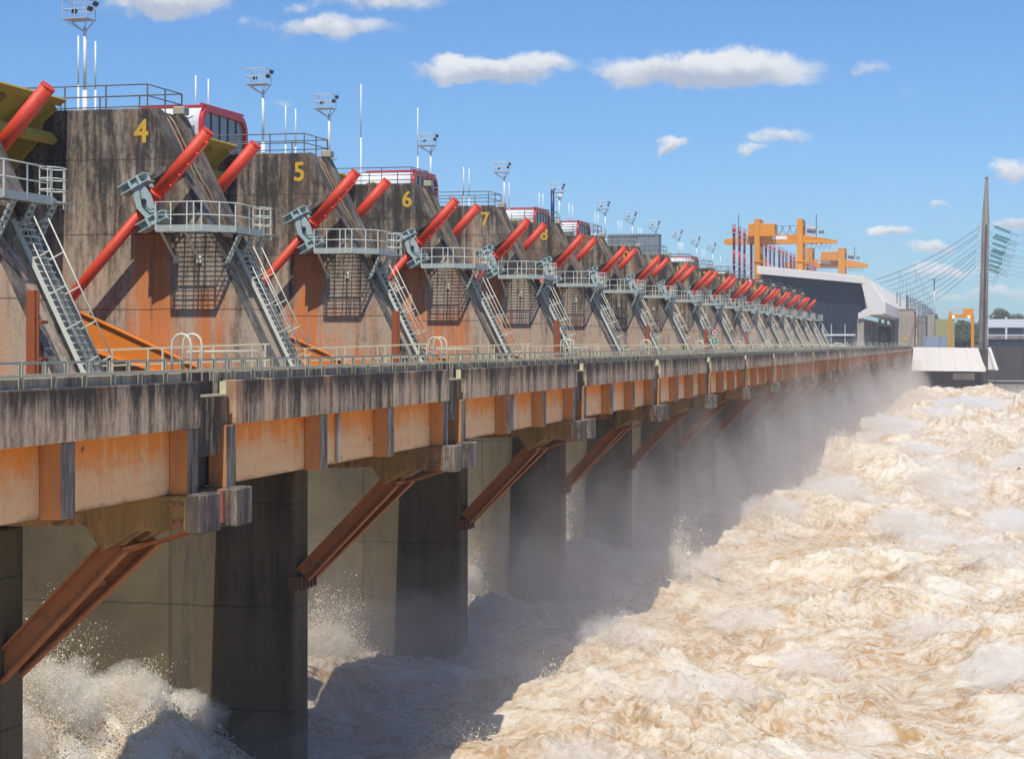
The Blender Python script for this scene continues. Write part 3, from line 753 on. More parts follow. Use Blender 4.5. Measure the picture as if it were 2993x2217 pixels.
for k in range(44):
    y0 = YP-1.4+k*7.4
    pr = [(x+(.0 if x < n1.x+1 else .55), z) for x, z in prof[:4]]+[(n4.x-.2,n4.z+.3),(n1.x+.1,n1.z),(bq.x+.25,bq.z)]
    mb = MB().prism(pr, 'y', y0+.5, y0+7.3).prism([(x-.5 if x > n1.x else x, z-.4) for x, z in pr], 'y', y0-.0, y0+.5)
    mb.build('side_flute', M['whitecon'], ph, O, bevel=.2)
MB().box(n3.x-8,n3.x-.6,YP+1,YP+320,10.81,n3.z-.1).build('inner_wall', M['darkwall'], ph, O)
for k in range(12):
    y = YP-1.9+k*14.8; MB().box(n3.x-.2,n3.x+1.2,y,y+1.4,10.81,n3.z-.01).build('column', M['plain'], ph, O)
for px in (2430,2470,2405): 
    c = q3(px,1000); MB().box(c.x-.1,c.x+.1,YP-.12,YP-.003,10.81,16.3).build('mullion', M['galv'], ph, O)
c0, c1 = q3(2380,979), q3(2500,979); MB().box(c0.x,c1.x,YP-.3,YP-.121,c0.z-.15,c0.z+.2).build('lintel', M['white'], ph, O)
# entrance frames beside it
c0, c1 = q3(2560,948,470), q3(2605,1012,470)
t0 = thing('entrance_portal', (c0.x,470,10.8), 'tan concrete portal with dark doorway left of the concrete block house', 'portal'); O = (c0.x,470,10.8)
MB().box(c0.x,c1.x,470,472,c0.z-.5,c0.z).build('lintel', M['plain'], t0, O)
for x in (c0.x+.25,c0.x+5.6): MB().box(x-.24,x+.3,470.1,471.9,10.81,c0.z-.505).build('jamb', M['plain'], t0, O)
MB().box(c0.x+.55,c1.x-.01,471,471.4,10.81,c0.z-.51).build('doorway', M['darkglass'], t0, O)
for x in (c0.x+.9,c0.x+2.3): MB().box(x-.3,x+.3,470.3,471.5,c0.z+.002,c0.z+1.3).build('stub_column', M['plain'], t0, O)
# concrete block house and rear blocks
def block(name, label, px0, py0, px1, Y, D, mt, cat='building', zb=10.81, bev=.05):
    a_, b_ = pY(px0, py0, Y), pY(px1, py0, Y); O = (a_.x, Y, zb)
    return tag(MB().box(a_.x,b_.x,Y,Y+D,zb,a_.z).build(name, mt, None, O, bevel=bev), label, cat)
t0 = thing('block_house', (pY(2614,905,500).x,500,10.8), 'plain tan concrete block house at the end of the bridge', 'building')
O = (pY(2614,905,500).x,500,10.8); a_, b_ = pY(2614,905,500), pY(2672,905,500); s_ = pY(2600,924,500)
MB().box(a_.x,b_.x,500,512,10.81,a_.z).build('wall', M['plain'], t0, O, bevel=.05)
MB().box(s_.x,a_.x-.003,500.5,510,10.81,s_.z).build('side_step', M['plain'], t0, O, bevel=.05)
MB().box(a_.x-.12,b_.x+.12,499.85,512.1,a_.z+.003,a_.z+.2).build('coping', M['plain'], t0, O)
c = pY(2645,990,500); MB().box(c.x-.5,c.x+.5,499.9,499.995,c.z-.5,c.z+.5).build('notice', M['number'], t0, O)
c = pY(2681,960,505); mb = MB()
for k in range(6): mb.box(b_.x+.004,b_.x+.25,501+k*1.7,501.6+k*1.7,11.5+k*.5,a_.z-.6)
mb.build('wall_fitting', M['rust'], t0, O)
block('rear_wall', 'stepped grey concrete wall behind the block house', 2680,921,2706,540,20, M['tower'], 'wall')
block('tan_wall', 'tan flat concrete wall panel behind the block house, under the tall lamp post', 2703,920,2731,570,4, M['plain'], 'wall')
block('green_wall', 'olive green plain wall behind the small orange gantry', 2733,932,2790,630,3, M['greenwall'], 'wall')
t0 = thing('blue_fence', (pY(2700,985,520).x,520,10.8), 'pale blue panel fence between the block house and the small orange gantry', 'fence'); O = (pY(2700,985,520).x,520,10.8)
xa, xb, zt = pY(2698,983,520).x, pY(2768,983,520).x, pY(2698,983,520).z
for k in range(9):
    x = xa+(xb-xa)*k/8; MB().box(x-.05,x+.05,519.95,520.05,10.81,zt+.1).build('fence_post', M['bluefence'], t0, O)
    if k < 8: MB().box(x+.055,x+(xb-xa)/8-.055,519.98,520.02,11.0,zt).build('fence_panel', M['bluefence'], t0, O)
# dark switchgear posts along the powerhouse roof edge
dp = [(2622,850,905,.25),(2631,856,905,.25),(2652,862,905,.75),(2662,868,908,.3),(2674,873,910,.3),(2686,880,914,.3),(2697,887,918,.3),(2706,893,922,.3),(2715,899,925,.3),(2723,904,928,.3)]
for i, (px, y0, y1, w) in enumerate(dp):
    Y = 515+i*12; p0, p1 = pY(px,y0,Y), pY(px,y1+8,Y)
    mb = MB().bar(p1, p0, w, w)
    if i > 2:
        for k in range(5):
            z = p1.z+(p0.z-p1.z)*(k+.5)/5; mb.box(p0.x-.7,p0.x+.7,Y-.1,Y+.1,z-.1,z+.1); mb.tube((p0.x+.6,Y,z),(p0.x+.6,Y,z+.5),.14,6)
    mb.box(p1.x-.3,p1.x+.3,Y-.3,Y+.3,10.81,p1.z)
    tag(mb.build('switchgear_post', M['wire'], None, p1), 'dark steel post behind the block house, '+['thin, nearest the powerhouse','thin, second from left','broadest','first with crossbars','second with crossbars','third with crossbars','fourth with crossbars','fifth with crossbars','sixth with crossbars','farthest right with crossbars'][i], 'post', 'dark posts behind the block house')
# tall lamp post
p = pY(2731, 816, 575)
t0 = thing('high_lamp', (p.x,575,10.8), 'tall grey lamp post with a crossed head behind the block house', 'lamp post'); O = (p.x,575,10.8)
MB().tube((p.x,575,10.8),(p.x,575,p.z),.32,10,.22).build('pole', M['galv'], t0, O, smooth=True)
MB().box(p.x-2,p.x+2,574.8,575.2,p.z,p.z+.25).box(p.x-.2,p.x+.2,573,577,p.z,p.z+.25).build('lamp_head', M['galv'], t0, O)
for x in (-1.7,-.6,.6,1.7): MB().box(p.x+x-.3,p.x+x+.3,574.5,574.79,p.z-.35,p.z+.2).build('lamp', M['galv'], t0, O)
# white sloped panel at the end of the bridge
YW = YE-1.2
w = [pY(2670,1014,YW), pY(2859,1016.5,YW), pY(2882,1085.5,YW-1.5), pY(2664,1083,YW-1.5)]
t0 = thing('white_parapet', (w[0].x,YW,8), 'big white sloped concrete panel hanging at the end of the bridge', 'wall panel'); O = (w[0].x,YW,8)
N5 = 5
for k in range(N5):
    f0, f1 = k/N5+.0008, (k+1)/N5-.0008
    q = [w[0].lerp(w[1],f0), w[0].lerp(w[1],f1), w[3].lerp(w[2],f1), w[3].lerp(w[2],f0)]; dd = Vector((0,.5,0))
    MB().add([Vector(v) for v in q]+[v+dd for v in q], [(0,1,2,3),(7,6,5,4),(0,4,5,1),(1,5,6,2),(2,6,7,3),(3,7,4,0)]).build('panel', M['whitecon'], t0, O)
e = [pY(2862,1027,YW+2), pY(2887,1025,YW+8), pY(2905,1080,YW+6.5), pY(2880,1080,YW)]
MB().add(e+[v+Vector((0,.4,0)) for v in e], [(0,1,2,3),(7,6,5,4),(0,4,5,1),(1,5,6,2),(2,6,7,3),(3,7,4,0)]).build('side_panel', M['whitecon'], t0, O)
MB().bar(pY(2890,1016,YW+8), pY(2913,1082,YW+6), .9,.5).build('edge_beam', M['whitecon'], t0, O)
MB().bar(pY(2863,1031,YW+1.9), pY(2889,1031,YW+1.9), .5,1.1).build('tie_beam', M['whitecon'], t0, O)
tag(MB().box(-20.5,3.2,YE-.2,YE+14,-3,10.78).build('abutment_wall', M['darkwall'], None, (-10,YE,0)), 'dark misty concrete abutment wall under the white sloped panel', 'wall')
c = pY(2785,1092,YE-1); tag(MB().box(c.x,c.x+5.2,YE-1,YE-.203,c.z-1.4,c.z+.2).build('concrete_ledge', M['plain'], None, (c.x,YE-1,c.z), bevel=.04), 'tan concrete ledge low on the abutment under the white panel', 'ledge')
c = pY(2880,1112,500); tag(MB().box(c.x,70,500,505,-3,c.z).box(c.x,70,499.7,500.003,c.z-.25,c.z+.15).build('guide_wall', M['plain'], None, (c.x,500,0)), 'low guide wall with a pale lit edge at the right above the water', 'wall')
c = pY(2860,1103,560); tag(MB().box(3.3,80,560,563,-3,pY(2900,1012,560).z).build('dark_wall', M['darkwall'], None, (5,560,0)), 'tall dark streaked wall at the right, under the white canopy building', 'wall')
# canopy building on the right
Y = 600; a_, b_ = pY(2885,933,Y), pY(2885,957.5,Y)
t0 = thing('canopy_building', (a_.x,Y,10), 'white roofed building with dark windows at the right edge', 'building'); O = (a_.x,Y,10)
MB().box(a_.x,90,Y,Y+20,b_.z,a_.z).build('roof', M['white'], t0, O, bevel=.05)
MB().box(a_.x+.4,90,Y+.6,Y+19,pY(2885,1016,Y).z,b_.z-.003).build('window_wall', M['darkglass'], t0, O)
z0 = pY(2885,991,Y).z; z1 = pY(2885,981,Y).z; MB().box(a_.x+.5,90,Y+.1,Y+.597,z0,z1).build('balcony', M['tower'], t0, O)
MB().box(a_.x,90,Y+.05,Y+.3,z1+.003,z1+.35).build('balcony_rail', M['white'], t0, O)
MB().box(a_.x,90,Y+.3,Y+.45,z1+2.4,z1+2.55).build('window_rail', M['galv'], t0, O)
for px in (2886,2941,2996):
    c = pY(px,930,Y); MB().box(c.x-.3,c.x+.3,Y-.35,Y-.003,z0,pY(px,926,Y).z).build('column', M['white'], t0, O)
# concrete tower with arms
YT = 530
def T(px, py): return pY(px, py, YT)
t0 = thing('pylon', (T(2875,1020).x,YT,9.5), 'tall tapering concrete power line tower', 'tower'); O = (T(2875,1020).x,YT,9.5)
secs = [(1022,2859,2886),(900,2862,2888),(780,2866,2889),(657,2869.5,2891.5),(640,2870,2891.5),(524,2879.5,2888)]
def ring(py, l, r, d=1.0):
    a_, b_ = T(l,py), T(r,py); w = (b_.x-a_.x)
    return [(a_.x,YT-w*.3,a_.z),(a_.x+w*.3,YT-w*.5,a_.z),(b_.x-w*.3,YT-w*.5,a_.z),(b_.x,YT-w*.3,a_.z),(b_.x,YT+w*.5,a_.z),(a_.x,YT+w*.5,a_.z)]
mb = MB(); vs = []; fs = []
for s in secs: vs += ring(*s)
for i in range(len(secs)-1):
    for k in range(6): fs.append((i*6+k,i*6+(k+1)%6,(i+1)*6+(k+1)%6,(i+1)*6+k))
fs += [tuple(range(6)), tuple(range(30,36))]
mb.add(vs, fs).build('shaft', M['tower'], t0, O)
c = T(2883.7,520); MB().box(c.x-.45,c.x+.45,YT-.45,YT+.45,c.z-.3,c.z+.2).build('cap', M['rust'], t0, O)
# darker strip set just proud of the shaft face
vs = []
for py, l, r in secs[:4]:
    a_, b_ = T(l,py), T(r,py); w = b_.x-a_.x
    vs += [(a_.x+w*.45,YT-w*.5-.06,a_.z),(a_.x+w*.72,YT-w*.5-.06,a_.z),(a_.x+w*.45,YT-w*.5+.2,a_.z),(a_.x+w*.72,YT-w*.5+.2,a_.z)]
fs = [(0,2,3,1),(12,13,15,14)]
for i in range(3): q=i*4; fs += [(q,q+1,q+5,q+4),(q+2,q+6,q+7,q+3),(q,q+4,q+6,q+2),(q+1,q+3,q+7,q+5)]
MB().add(vs, fs).build('dark_strip', M['darkwall'], t0, O)
for i, py in enumerate((659,677,705,719,740,752,763,776,790,805,822)):
    a_ = T(2856-(i>1)*0,py); b_ = T(2868-i*.4,py); MB().box(a_.x,b_.x,YT-.5,YT+.5,a_.z-.2,a_.z+.2).build('arm', M['galv'], t0, O)
# wires from tower to the powerhouse side
wl = [((2862,664),(2556,818)),((2858,684),(2572,828)),((2857,692),(2590,838)),((2856,712),(2606,848)),((2855,727),(2620,862)),((2854,735),(2634,874)),((2853,752),(2648,884)),((2853,764),(2662,895)),((2853,778),(2676,905))]
on = ['topmost','second','third','fourth','fifth','sixth','seventh','eighth','lowest','tenth']
for i, (s, e) in enumerate(wl):
    a_ = T(*s); Ye = 470+i*22; b_ = pY(*e, Ye); pts = []
    for k in range(15):
        f = k/14; q = a_.lerp(b_, f); q.z -= 4*f*(1-f)*1.4; pts.append(q)
    mb = MB().path(pts, .055, 4).path([q+Vector((0,.9,0)) for q in pts], .055, 4)
    for k in (9,11): mb.path([pts[k], pts[k]+Vector((.3,0,-2)), pts[k]+Vector((.1,0,-4.6))], .05, 4)
    tag(mb.build('power_line', M['wire'], None, a_), 'twin overhead power line sagging from the tower toward the powerhouse, '+on[i], 'power line', 'power lines left of the tower')
ins = [(605,765,815,850),(610,880,805,950),(580,912,770,985),(570,990,755,1058),(575,1075,745,1135),(550,1100,710,1160),(545,1160,700,1215),(530,1230,700,1280),(525,1290,665,1340),(525,1350,660,1400)]
for i, (x0,y0,x1,y1) in enumerate(ins):
    s = 4.718; a_, b_ = T(2780+x0/s,500+y0/s), T(2780+x1/s,500+y1/s)
    t0 = thing('insulator_string', a_, 'green glass insulator string pair right of the tower, %s' % (on+['lowest'])[i].replace('lowest','ninth').replace('tenth','bottom one'), 'insulator', 'green insulator strings of the tower')
    d = (b_-a_).normalized(); nn = Vector((-d.z,0,d.x))
    for sgn in (-1,1):
        mb = MB(); L_ = (b_-a_).length; N_ = 16
        for k in range(N_):
            c = a_+d*(L_*(k+.5)/N_)+nn*.19*sgn; mb.tube(c-d*L_/N_*.36, c+d*L_/N_*.36, .21, 8, .13)
        mb.tube(a_+nn*.19*sgn, b_+nn*.19*sgn, .05, 5).build('disc_chain', M['insul'], t0, a_, smooth=False)
    root_ = Vector((T(2890,500).x, YT, a_.z+ (1.2)))
    MB().tube(root_, a_-d*.2, .05, 5).bar(a_-nn*.35,a_+nn*.35,.08,.1).bar(b_-nn*.35,b_+nn*.35,.08,.1).build('yoke', M['wire'], t0, a_)
    e_ = Vector((b_.x+20, YT-2, b_.z-2.8)); pts = []
    for k in range(8):
        f = k/7; q = b_.lerp(e_, f); q.z -= f*(1-f)*2; pts.append(q)
    mb = MB().path(pts, .05, 4)
    for k in range(6):
        c = b_+d*(.5+k*.35); mb.path([c+nn*.3, c+Vector((.2,.2,-.5)), c-nn*.3], .04, 4)
    jp = [b_+d*.6, b_+Vector((-1.5,0,-3.2)), Vector((T(2890,500).x+1.5,YT,b_.z-3.9)), Vector((T(2889,500).x,YT,b_.z-3.2))]
    mb.path(jp, .05, 4)
    tag(mb.build('power_line', M['wire'], None, b_), 'overhead power line leaving the frame right of the tower, '+(on+['x'])[i].replace('lowest','ninth').replace('tenth','bottom one'), 'power line', 'power lines right of the tower')
# ------------------------------------------------------------------ cranes
def crane(label, Y, D, legs, ltop, lbot, house, beam, rail, left, right, sign, masts, zbase):
    p = pY(legs[-1][0], lbot, Y); O = (p.x, Y, zbase)
    t0 = thing('gantry_crane', O, label, 'crane', 'orange gantry cranes')
    def bx(x0,y0,x1,y1,ya,yb):
        a_, b_ = pY(x0,y0,Y), pY(x1,y1,Y); return (a_.x,b_.x,ya,yb,min(a_.z,b_.z),max(a_.z,b_.z))
    LX = legs[-1][0]; zr = pY(LX,rail[2],Y).z
    for (x0,x1) in legs:
        a_ = bx(x0,ltop,x1,lbot,0,0)
        for yy in (Y, Y+D-1.6):
            MB().box(a_[0],a_[1],yy,yy+1.6,zbase,a_[5]).build('leg', M['crane'], t0, O, bevel=.06)
        MB().box(a_[0]+.02,a_[1]-.02,Y+1.6,Y+D-1.6,a_[5]-1.6,a_[5]-.01).box(a_[0]+.02,a_[1]-.02,Y+1.6,Y+D-1.6,zr-2.6,zr-.6).build('portal_beam', M['crane'], t0, O)
        MB().box(a_[0]-.25,a_[1]+1.6,Y-.25,Y+2.4,zr-4.6,zr-4.3).box(a_[1]+1.5,a_[1]+1.6,Y-.25,Y+2.4,zr-4.3,zr-3.2).build('leg_platform', M['crane'], t0, O)
        mb = MB()
        for k in range(18):
            z = zbase+(zr-4.6-zbase)*k/17; mb.box(a_[1]+.05,a_[1]+.5,Y+.5,Y+.56,z,z+.07)
        mb.build('ladder', M['crane'], t0, O)
    h = bx(house[0],house[1],house[2],house[3],Y+.8,Y+D-.8)
    hs = MB().box(*h).build('trolley_house', M['crane'], t0, O, bevel=.1)
    mb = MB(); 
    for k in range(5):
        x = h[0]+(h[1]-h[0])*(k+.5)/5; mb.box(x-.06,x+.06,Y+.72,Y+.8,h[4]+.3,h[5]-.3)
    mb.box(h[0]-.3,h[1]+.3,Y+.4,Y+D-.4,h[4]-.5,h[4]-.003).build('trim', M['crane'], hs, O)
    b0, b1 = pY(left[0][0],left[0][1],Y), pY(right[1][0],right[1][1],Y)
    zb, zt = pY(LX,beam[1],Y).z, pY(LX,beam[0],Y).z
    xl, xr = pY(left[1][0],0,Y).x, pY(right[0][0],0,Y).x
    poly = [(b0.x,zr+.7),(b0.x,b0.z+.35),(xl,zt),(xr,zt),(b1.x,b1.z+.3),(b1.x,zr+.7)]
    for yy in (Y+1.7, Y+D-2.3):
        MB().prism(poly, 'y', yy, yy+.6).build('main_beam', M['crane'], t0, O)
        MB().box(b0.x,b1.x,yy-.25,yy+.85,zr,zr+.697).build('beam_flange', M['crane'], t0, O)
    if sign:
        s_ = bx(*sign, Y+1.55, Y+1.697)
        MB().box(*s_).build('sign_plate', M['signwhite'], t0, O)
    for x, y0, y1 in masts:
        a_, b_ = pY(x,y0,Y+2), pY(x,y1,Y+2); MB().tube(b_,a_,.12,6).build('mast', M['wire'], t0, O)
    mb = MB(); xa, xb = h[1], pY(legs[-1][0],0,Y).x
    if xb-xa > 3:
        zc_ = h[5]-.6; mb.path([(xa,Y+2,zc_),(xb,Y+2,zc_)], .08, 4)
        for k in range(3):
            x0 = xa+(xb-xa)*k/3; x1 = xa+(xb-xa)*(k+1)/3; mb.path([(x0+(x1-x0)*j/6,Y+2,zc_-4*2.2*(j/6)*(1-j/6)) for j in range(7)], .1, 4)
    x0, x1 = xr+1, b1.x-1
    for k in range(5):
        c0 = x0+(x1-x0)*k/5; c1 = x0+(x1-x0)*(k+1)/5; mb.path([(c0+(c1-c0)*j/5,Y+1.6,zr-4*1.5*(j/5)*(1-j/5)) for j in range(6)], .07, 4)
    mb.build('festoon_cable', M['wire'], t0, O)
    mb = MB(); zt2 = zt+.02
    for k in range(12):
        x = xl+(xr-xl)*k/11; mb.bar((x,Y+1.8,zt2),(x,Y+1.8,zt2+1.0),.05,.05)
    mb.path([(xl,Y+1.8,zt2+1.0),(xr,Y+1.8,zt2+1.0)], .03, 4).path([(xl,Y+1.8,zt2+.5),(xr,Y+1.8,zt2+.5)], .03, 4).build('beam_railing', M['galv'], t0, O)
    a_ = pY(legs[-1][1],beam[0],Y+D*.5)
    MB().tube((a_.x+1.2,Y+D*.5,a_.z+1.3),(a_.x+3.2,Y+D*.5,a_.z+1.0),1.0,12).tube((a_.x+4,Y+D*.5,a_.z+.8),(a_.x+5.2,Y+D*.5,a_.z+.8),.7,12).build('winch_drum', M['contain'], t0, O)
    return t0
crane('large orange gantry crane behind the powerhouse roof, the nearer of the two', 470, 9, [(2204.5,2220),(2329,2345.5)], 639, 800, (2186,653,2263,683), (684.5,700), (0,0,709),
      ((2113.6,703),(2184,684)), ((2345,684),(2440,704)), (2254.5,689,2298,699), [(2159,627,690),(2386,626,699)], 12)
crane('smaller orange gantry crane farther off behind the powerhouse roof', 680, 11, [(2356,2374),(2449,2469)], 724, 806, (2399,735,2449,757), (758,772), (0,0,780),
      ((2289,768),(2330,758)), ((2469,758),(2532.7,772)), (2392,761,2425,770), [(2498,720,758)], 12)
# small orange gantry by the tower
Y = 512; t0 = thing('small_gantry', (pY(2776,1010,Y).x,Y,10.8), 'small orange portal gantry beside the tower with two round lamps', 'gantry'); O = (pY(2776,1010,Y).x,Y,10.8)
for x0, x1 in ((2773,2781.5),(2838,2847)):
    a_, b_ = pY(x0,910 if x0<2800 else 925,Y), pY(x1,1010,Y)
    for yy in (Y,Y+5): MB().box(a_.x,b_.x,yy,yy+.8,10.81,a_.z).build('leg', M['crane'], t0, O, bevel=.03)
a_, b_ = pY(2773,919,Y), pY(2847,928,Y); MB().box(a_.x-.05,b_.x+.05,Y-.06,Y+5.9,b_.z,a_.z).build('top_beam', M['crane'], t0, O)
a_, b_ = pY(2816,901,Y), pY(2845,919,Y); MB().box(a_.x,b_.x,Y+.5,Y+5,b_.z+.003,a_.z).build('cab', M['crane'], t0, O, bevel=.08)
a_, b_ = pY(2776,903,Y), pY(2815,919,Y); mb = MB()
for k in range(5): x = a_.x+(b_.x-a_.x)*k/4; mb.bar((x,Y+.1,b_.z),(x,Y+.1,a_.z),.06,.06)
mb.bar((a_.x,Y+.1,a_.z),(b_.x,Y+.1,a_.z),.06,.06).bar((a_.x,Y+.1,(a_.z+b_.z)/2),(b_.x,Y+.1,(a_.z+b_.z)/2),.05,.05).build('railing', M['crane'], t0, O)
lamp_m, t, b = newmat('lit_lamp'); b.inputs['Emission Color'].default_value = (1,.97,.9,1); b.inputs['Emission Strength'].default_value = 2.5; b.inputs['Base Color'].default_value = (.9,.9,.85,1)
for px in (2786.5,2832):
    c = pY(px,925.5,Y-.4); mb = MB(); disc(mb, c, .27, Y-.4, Y-.2, 14); mb.build('lamp', lamp_m, t0, O)
# maroon columns with grey arms
XC = pY(2145.4,654,440).x
cols = [(250,300),(337,340),(415,378),(528,432),(600,470),(680,505),(765,550),(830,585),(893,620),(980,668),(1037,695),(1092,720),(1163,762),(1215,788),(1432,895),(1468,915),(1510,935),(1555,960)]
m0 = None
def make_col(H):
    t0 = thing('transformer_column', (0,0,0), 'x', 'column', 'maroon columns with steel arms'); O = (0,0,0)
    c1 = MB()
    c1.tube((0,0,0),(0,0,H*.30),.33,10).build('lower_shaft', M['maroon'], t0, O, smooth=True)
    MB().tube((0,0,H*.30),(0,0,H*.55),.31,10).build('middle_shaft', M['violet'], t0, O, smooth=True)
    MB().tube((0,0,H*.55),(0,0,H*.72),.31,10).build('middle_shaft', M['maroon'], t0, O, smooth=True)
    MB().tube((0,0,H*.72),(0,0,H*.95),.31,10).build('upper_shaft', M['violet'], t0, O, smooth=True)
    mb = MB().tube((0,0,H*.95),(0,0,H),.42,8)
    for k in range(3): mb.tube((-.3+.3*k,0,H),(-.3+.3*k,0,H+1.0),.08,6)
    mb.build('head', M['maroon'], t0, O)
    for z in (.945,.52):
        mb = MB().box(-1.6,.9,-.7,.7,H*z-.12,H*z+.0)
        for x in (-1.55,-.6,.85): mb.bar((x,-.65,H*z),(x,-.65,H*z+1.1),.07,.07)
        mb.bar((-1.55,-.65,H*z+1.1),(.85,-.65,H*z+1.1),.07,.07).build('service_arm', M['galv'], t0, O)
    mb = MB(); 
    for x in (.65,1.0): mb.bar((x,-.5,0),(x,-.5,H*.95),.06,.06)
    for k in range(30): mb.bar((.65,-.5,H*.95*k/30),(1.0,-.5,H*.95*k/30),.05,.05)
    mb.build('ladder', M['galv'], t0, O)
    return t0
for i, (cx_, cy_) in enumerate(cols):
    p = pX(2100+cx_/5.5075, 600+cy_/5.5075, XC)
    if m0 is None: H = p.z-1-21; m0 = make_col(H)
    o = m0 if i == 0 else dup(m0)
    o.location = (XC, p.y, 21)
    nm = ['first','second','third','fourth','fifth','sixth','seventh','eighth','ninth','tenth','eleventh','twelfth','thirteenth','fourteenth'][i] + ' from left' if i < 14 else '%s right of the crane leg' % ['leftmost','second','third','rightmost'][i-14]
    o['label'] = 'maroon column with steel arms, '+nm
tag(MB().box(XC-25,XC+6,YC(20)+10,640,10.81,20.99).build('intake_block', M['plain'], None, (XC,450,10.8)), 'long concrete intake block carrying the maroon columns', 'building')
# ------------------------------------------------------------------ white car
p = pY(2450, 1014, 412); O = (p.x, 412, 10.8)
car = thing('parked_car', O, 'small white car parked by the last pier', 'car')
cz = 10.8
prof = [(-2.1,.35),(-2.15,.75),(-1.75,.88),(-1.2,.95),(-.75,1.38),(.45,1.44),(1.05,1.0),(1.95,.86),(2.12,.6),(2.05,.3)]
MB().prism([(p.x-x*.98, cz+z) for x, z in prof], 'y', 411.2, 412.85).build('body', M['car'], car, O, bevel=.08, smooth=True)
MB().prism([(p.x-x, cz+z) for x, z in [(-1.05,.97),(-.68,1.3),(.38,1.36),(.9,1.0)]], 'y', 411.17, 412.88).build('side_window', M['darkglass'], car, O)
for x in (-1.3,1.3):
    for y in (411.15,412.7):
        wv = MB().tube((p.x-x,y,cz+.32),(p.x-x,y+.2,cz+.32),.32,18).build('wheel', M['rubber'], car, O)
        MB().tube((p.x-x,y-.01,cz+.32),(p.x-x,y+.21,cz+.32),.19,12).build('rim', M['galv'], wv, O)
for y in (411.3,412.45): MB().box(p.x-2.12,p.x-2.06,y,y+.3,cz+.62,cz+.75).build('headlight', M['glass'], car, O)
# ------------------------------------------------------------------ trees
def tree(label, px, py, Y, width, rnd):
    r_ = random.Random(rnd); p = pY(px, py, Y); zb = 10.2; H = p.z-zb; O = (p.x, Y, zb)
    t0 = thing('leafy_tree', O, label, 'tree', 'trees beyond the plaza')
    mb = MB().path([(p.x,Y,zb),(p.x+.2,Y,zb+H*.3),(p.x-.1,Y+.2,zb+H*.6)], .45, 8, .16)
    lobes = []
    for k in range(16):
        a = r_.uniform(0,6.28); f = r_.uniform(.3,.88); rr = width*.5*r_.uniform(.2,.85)*(1.15-abs(f-.6))
        c = Vector((p.x+rr*math.cos(a), Y+rr*math.sin(a), zb+H*f)); lobes.append((c, width*r_.uniform(.13,.22)))
        mb.path([(p.x,Y,zb+H*min(f*.7,.55)), tuple((c+Vector((p.x,Y,zb+H*f*.8)))*.5), tuple(c)], .12, 5, .03)
    mb.build('trunk', M['bark'], t0, O, smooth=True)
    vs = []; fs = []
    for c, s in lobes:
        for k in range(170):
            d = Vector((r_.gauss(0,1),r_.gauss(0,1),r_.gauss(0,.8))); d = d.normalized()*s*r_.uniform(.5,1.05); q = c+d
            u = Vector((r_.gauss(0,1),r_.gauss(0,1),r_.gauss(0,1))).normalized(); v = u.orthogonal().normalized(); l = r_.uniform(.25,.6)
            b = len(vs); vs += [q-u*l, q+v*l*.5, q+u*l, q-v*l*.5]; fs.append((b,b+1,b+2,b+3))
    mb = MB(); mb.v = [tuple(v) for v in vs]; mb.f = fs; mb.build('crown', M['leaf'], t0, O)
tl = [('tall leafy tree just right of the concrete tower',2912,892,800,13,1),('round leafy tree above the white canopy roof, by the right edge',2970,914,820,14,2),('small leafy tree at the very right edge above the canopy roof',2996,918,840,12,3),
      ('leafy tree seen through the small gantry, left',2792,934,690,10,4),('leafy tree seen through the small gantry, middle',2812,940,700,11,5),('leafy tree seen through the small gantry, right',2832,934,710,10,6),('dark leafy tree behind the tall lamp post',2742,908,830,10,7),('low bushy tree under the small gantry',2822,965,670,11,8),('low leafy tree left behind the small gantry leg',2802,962,675,11,9)]
for a_ in tl: tree(*a_)
# bird over the water
p = pY(2978, 1371, 110); O = tuple(p)
b_ = thing('flying_bird', O, 'small dark bird flying low over the foaming water at the right edge', 'bird')
MB().path([(p.x-.11,p.y,p.z),(p.x-.05,p.y,p.z+.03),(p.x+.05,p.y,p.z+.02),(p.x+.12,p.y,p.z-.02)], .028, 8, .014).build('body', M['bird'], b_, O, smooth=True)
for s in (-1,1): MB().add([(p.x-.05,p.y+s*.04,p.z+.04),(p.x+.05,p.y+s*.04,p.z+.04),(p.x+.06,p.y+s*.14,p.z+.09),(p.x,p.y+s*.29,p.z+.05),(p.x-.05,p.y+s*.14,p.z+.1)],[(0,1,2,4),(4,2,3)]).build('wing', M['bird'], b_, O)
# ------------------------------------------------------------------ water
rng = np.random.default_rng(5)
PERM = rng.permutation(4096); ANG = rng.uniform(0, 2*np.pi, 4096)
GX, GY = np.cos(ANG), np.sin(ANG)
def pn(x, y, s=0):
    x = x+s*17.31; y = y-s*9.77
    xi = np.floor(x).astype(np.int64); yi = np.floor(y).astype(np.int64); xf = x-xi; yf = y-yi
    u = xf*xf*xf*(xf*(xf*6-15)+10); v = yf*yf*yf*(yf*(yf*6-15)+10)
    def g(ix, iy, dx, dy):
        h = PERM[(PERM[ix & 4095]+iy+s*101) & 4095]; return GX[h]*dx+GY[h]*dy
    a = g(xi,yi,xf,yf); b = g(xi+1,yi,xf-1,yf); c = g(xi,yi+1,xf,yf-1); d = g(xi+1,yi+1,xf-1,yf-1)
    return (a+(b-a)*u)+((c+(d-c)*u)-(a+(b-a)*u))*v*1.0
def sst(x, a, b):
    t = np.clip((x-a)/(b-a), 0, 1); return t*t*(3-2*t)
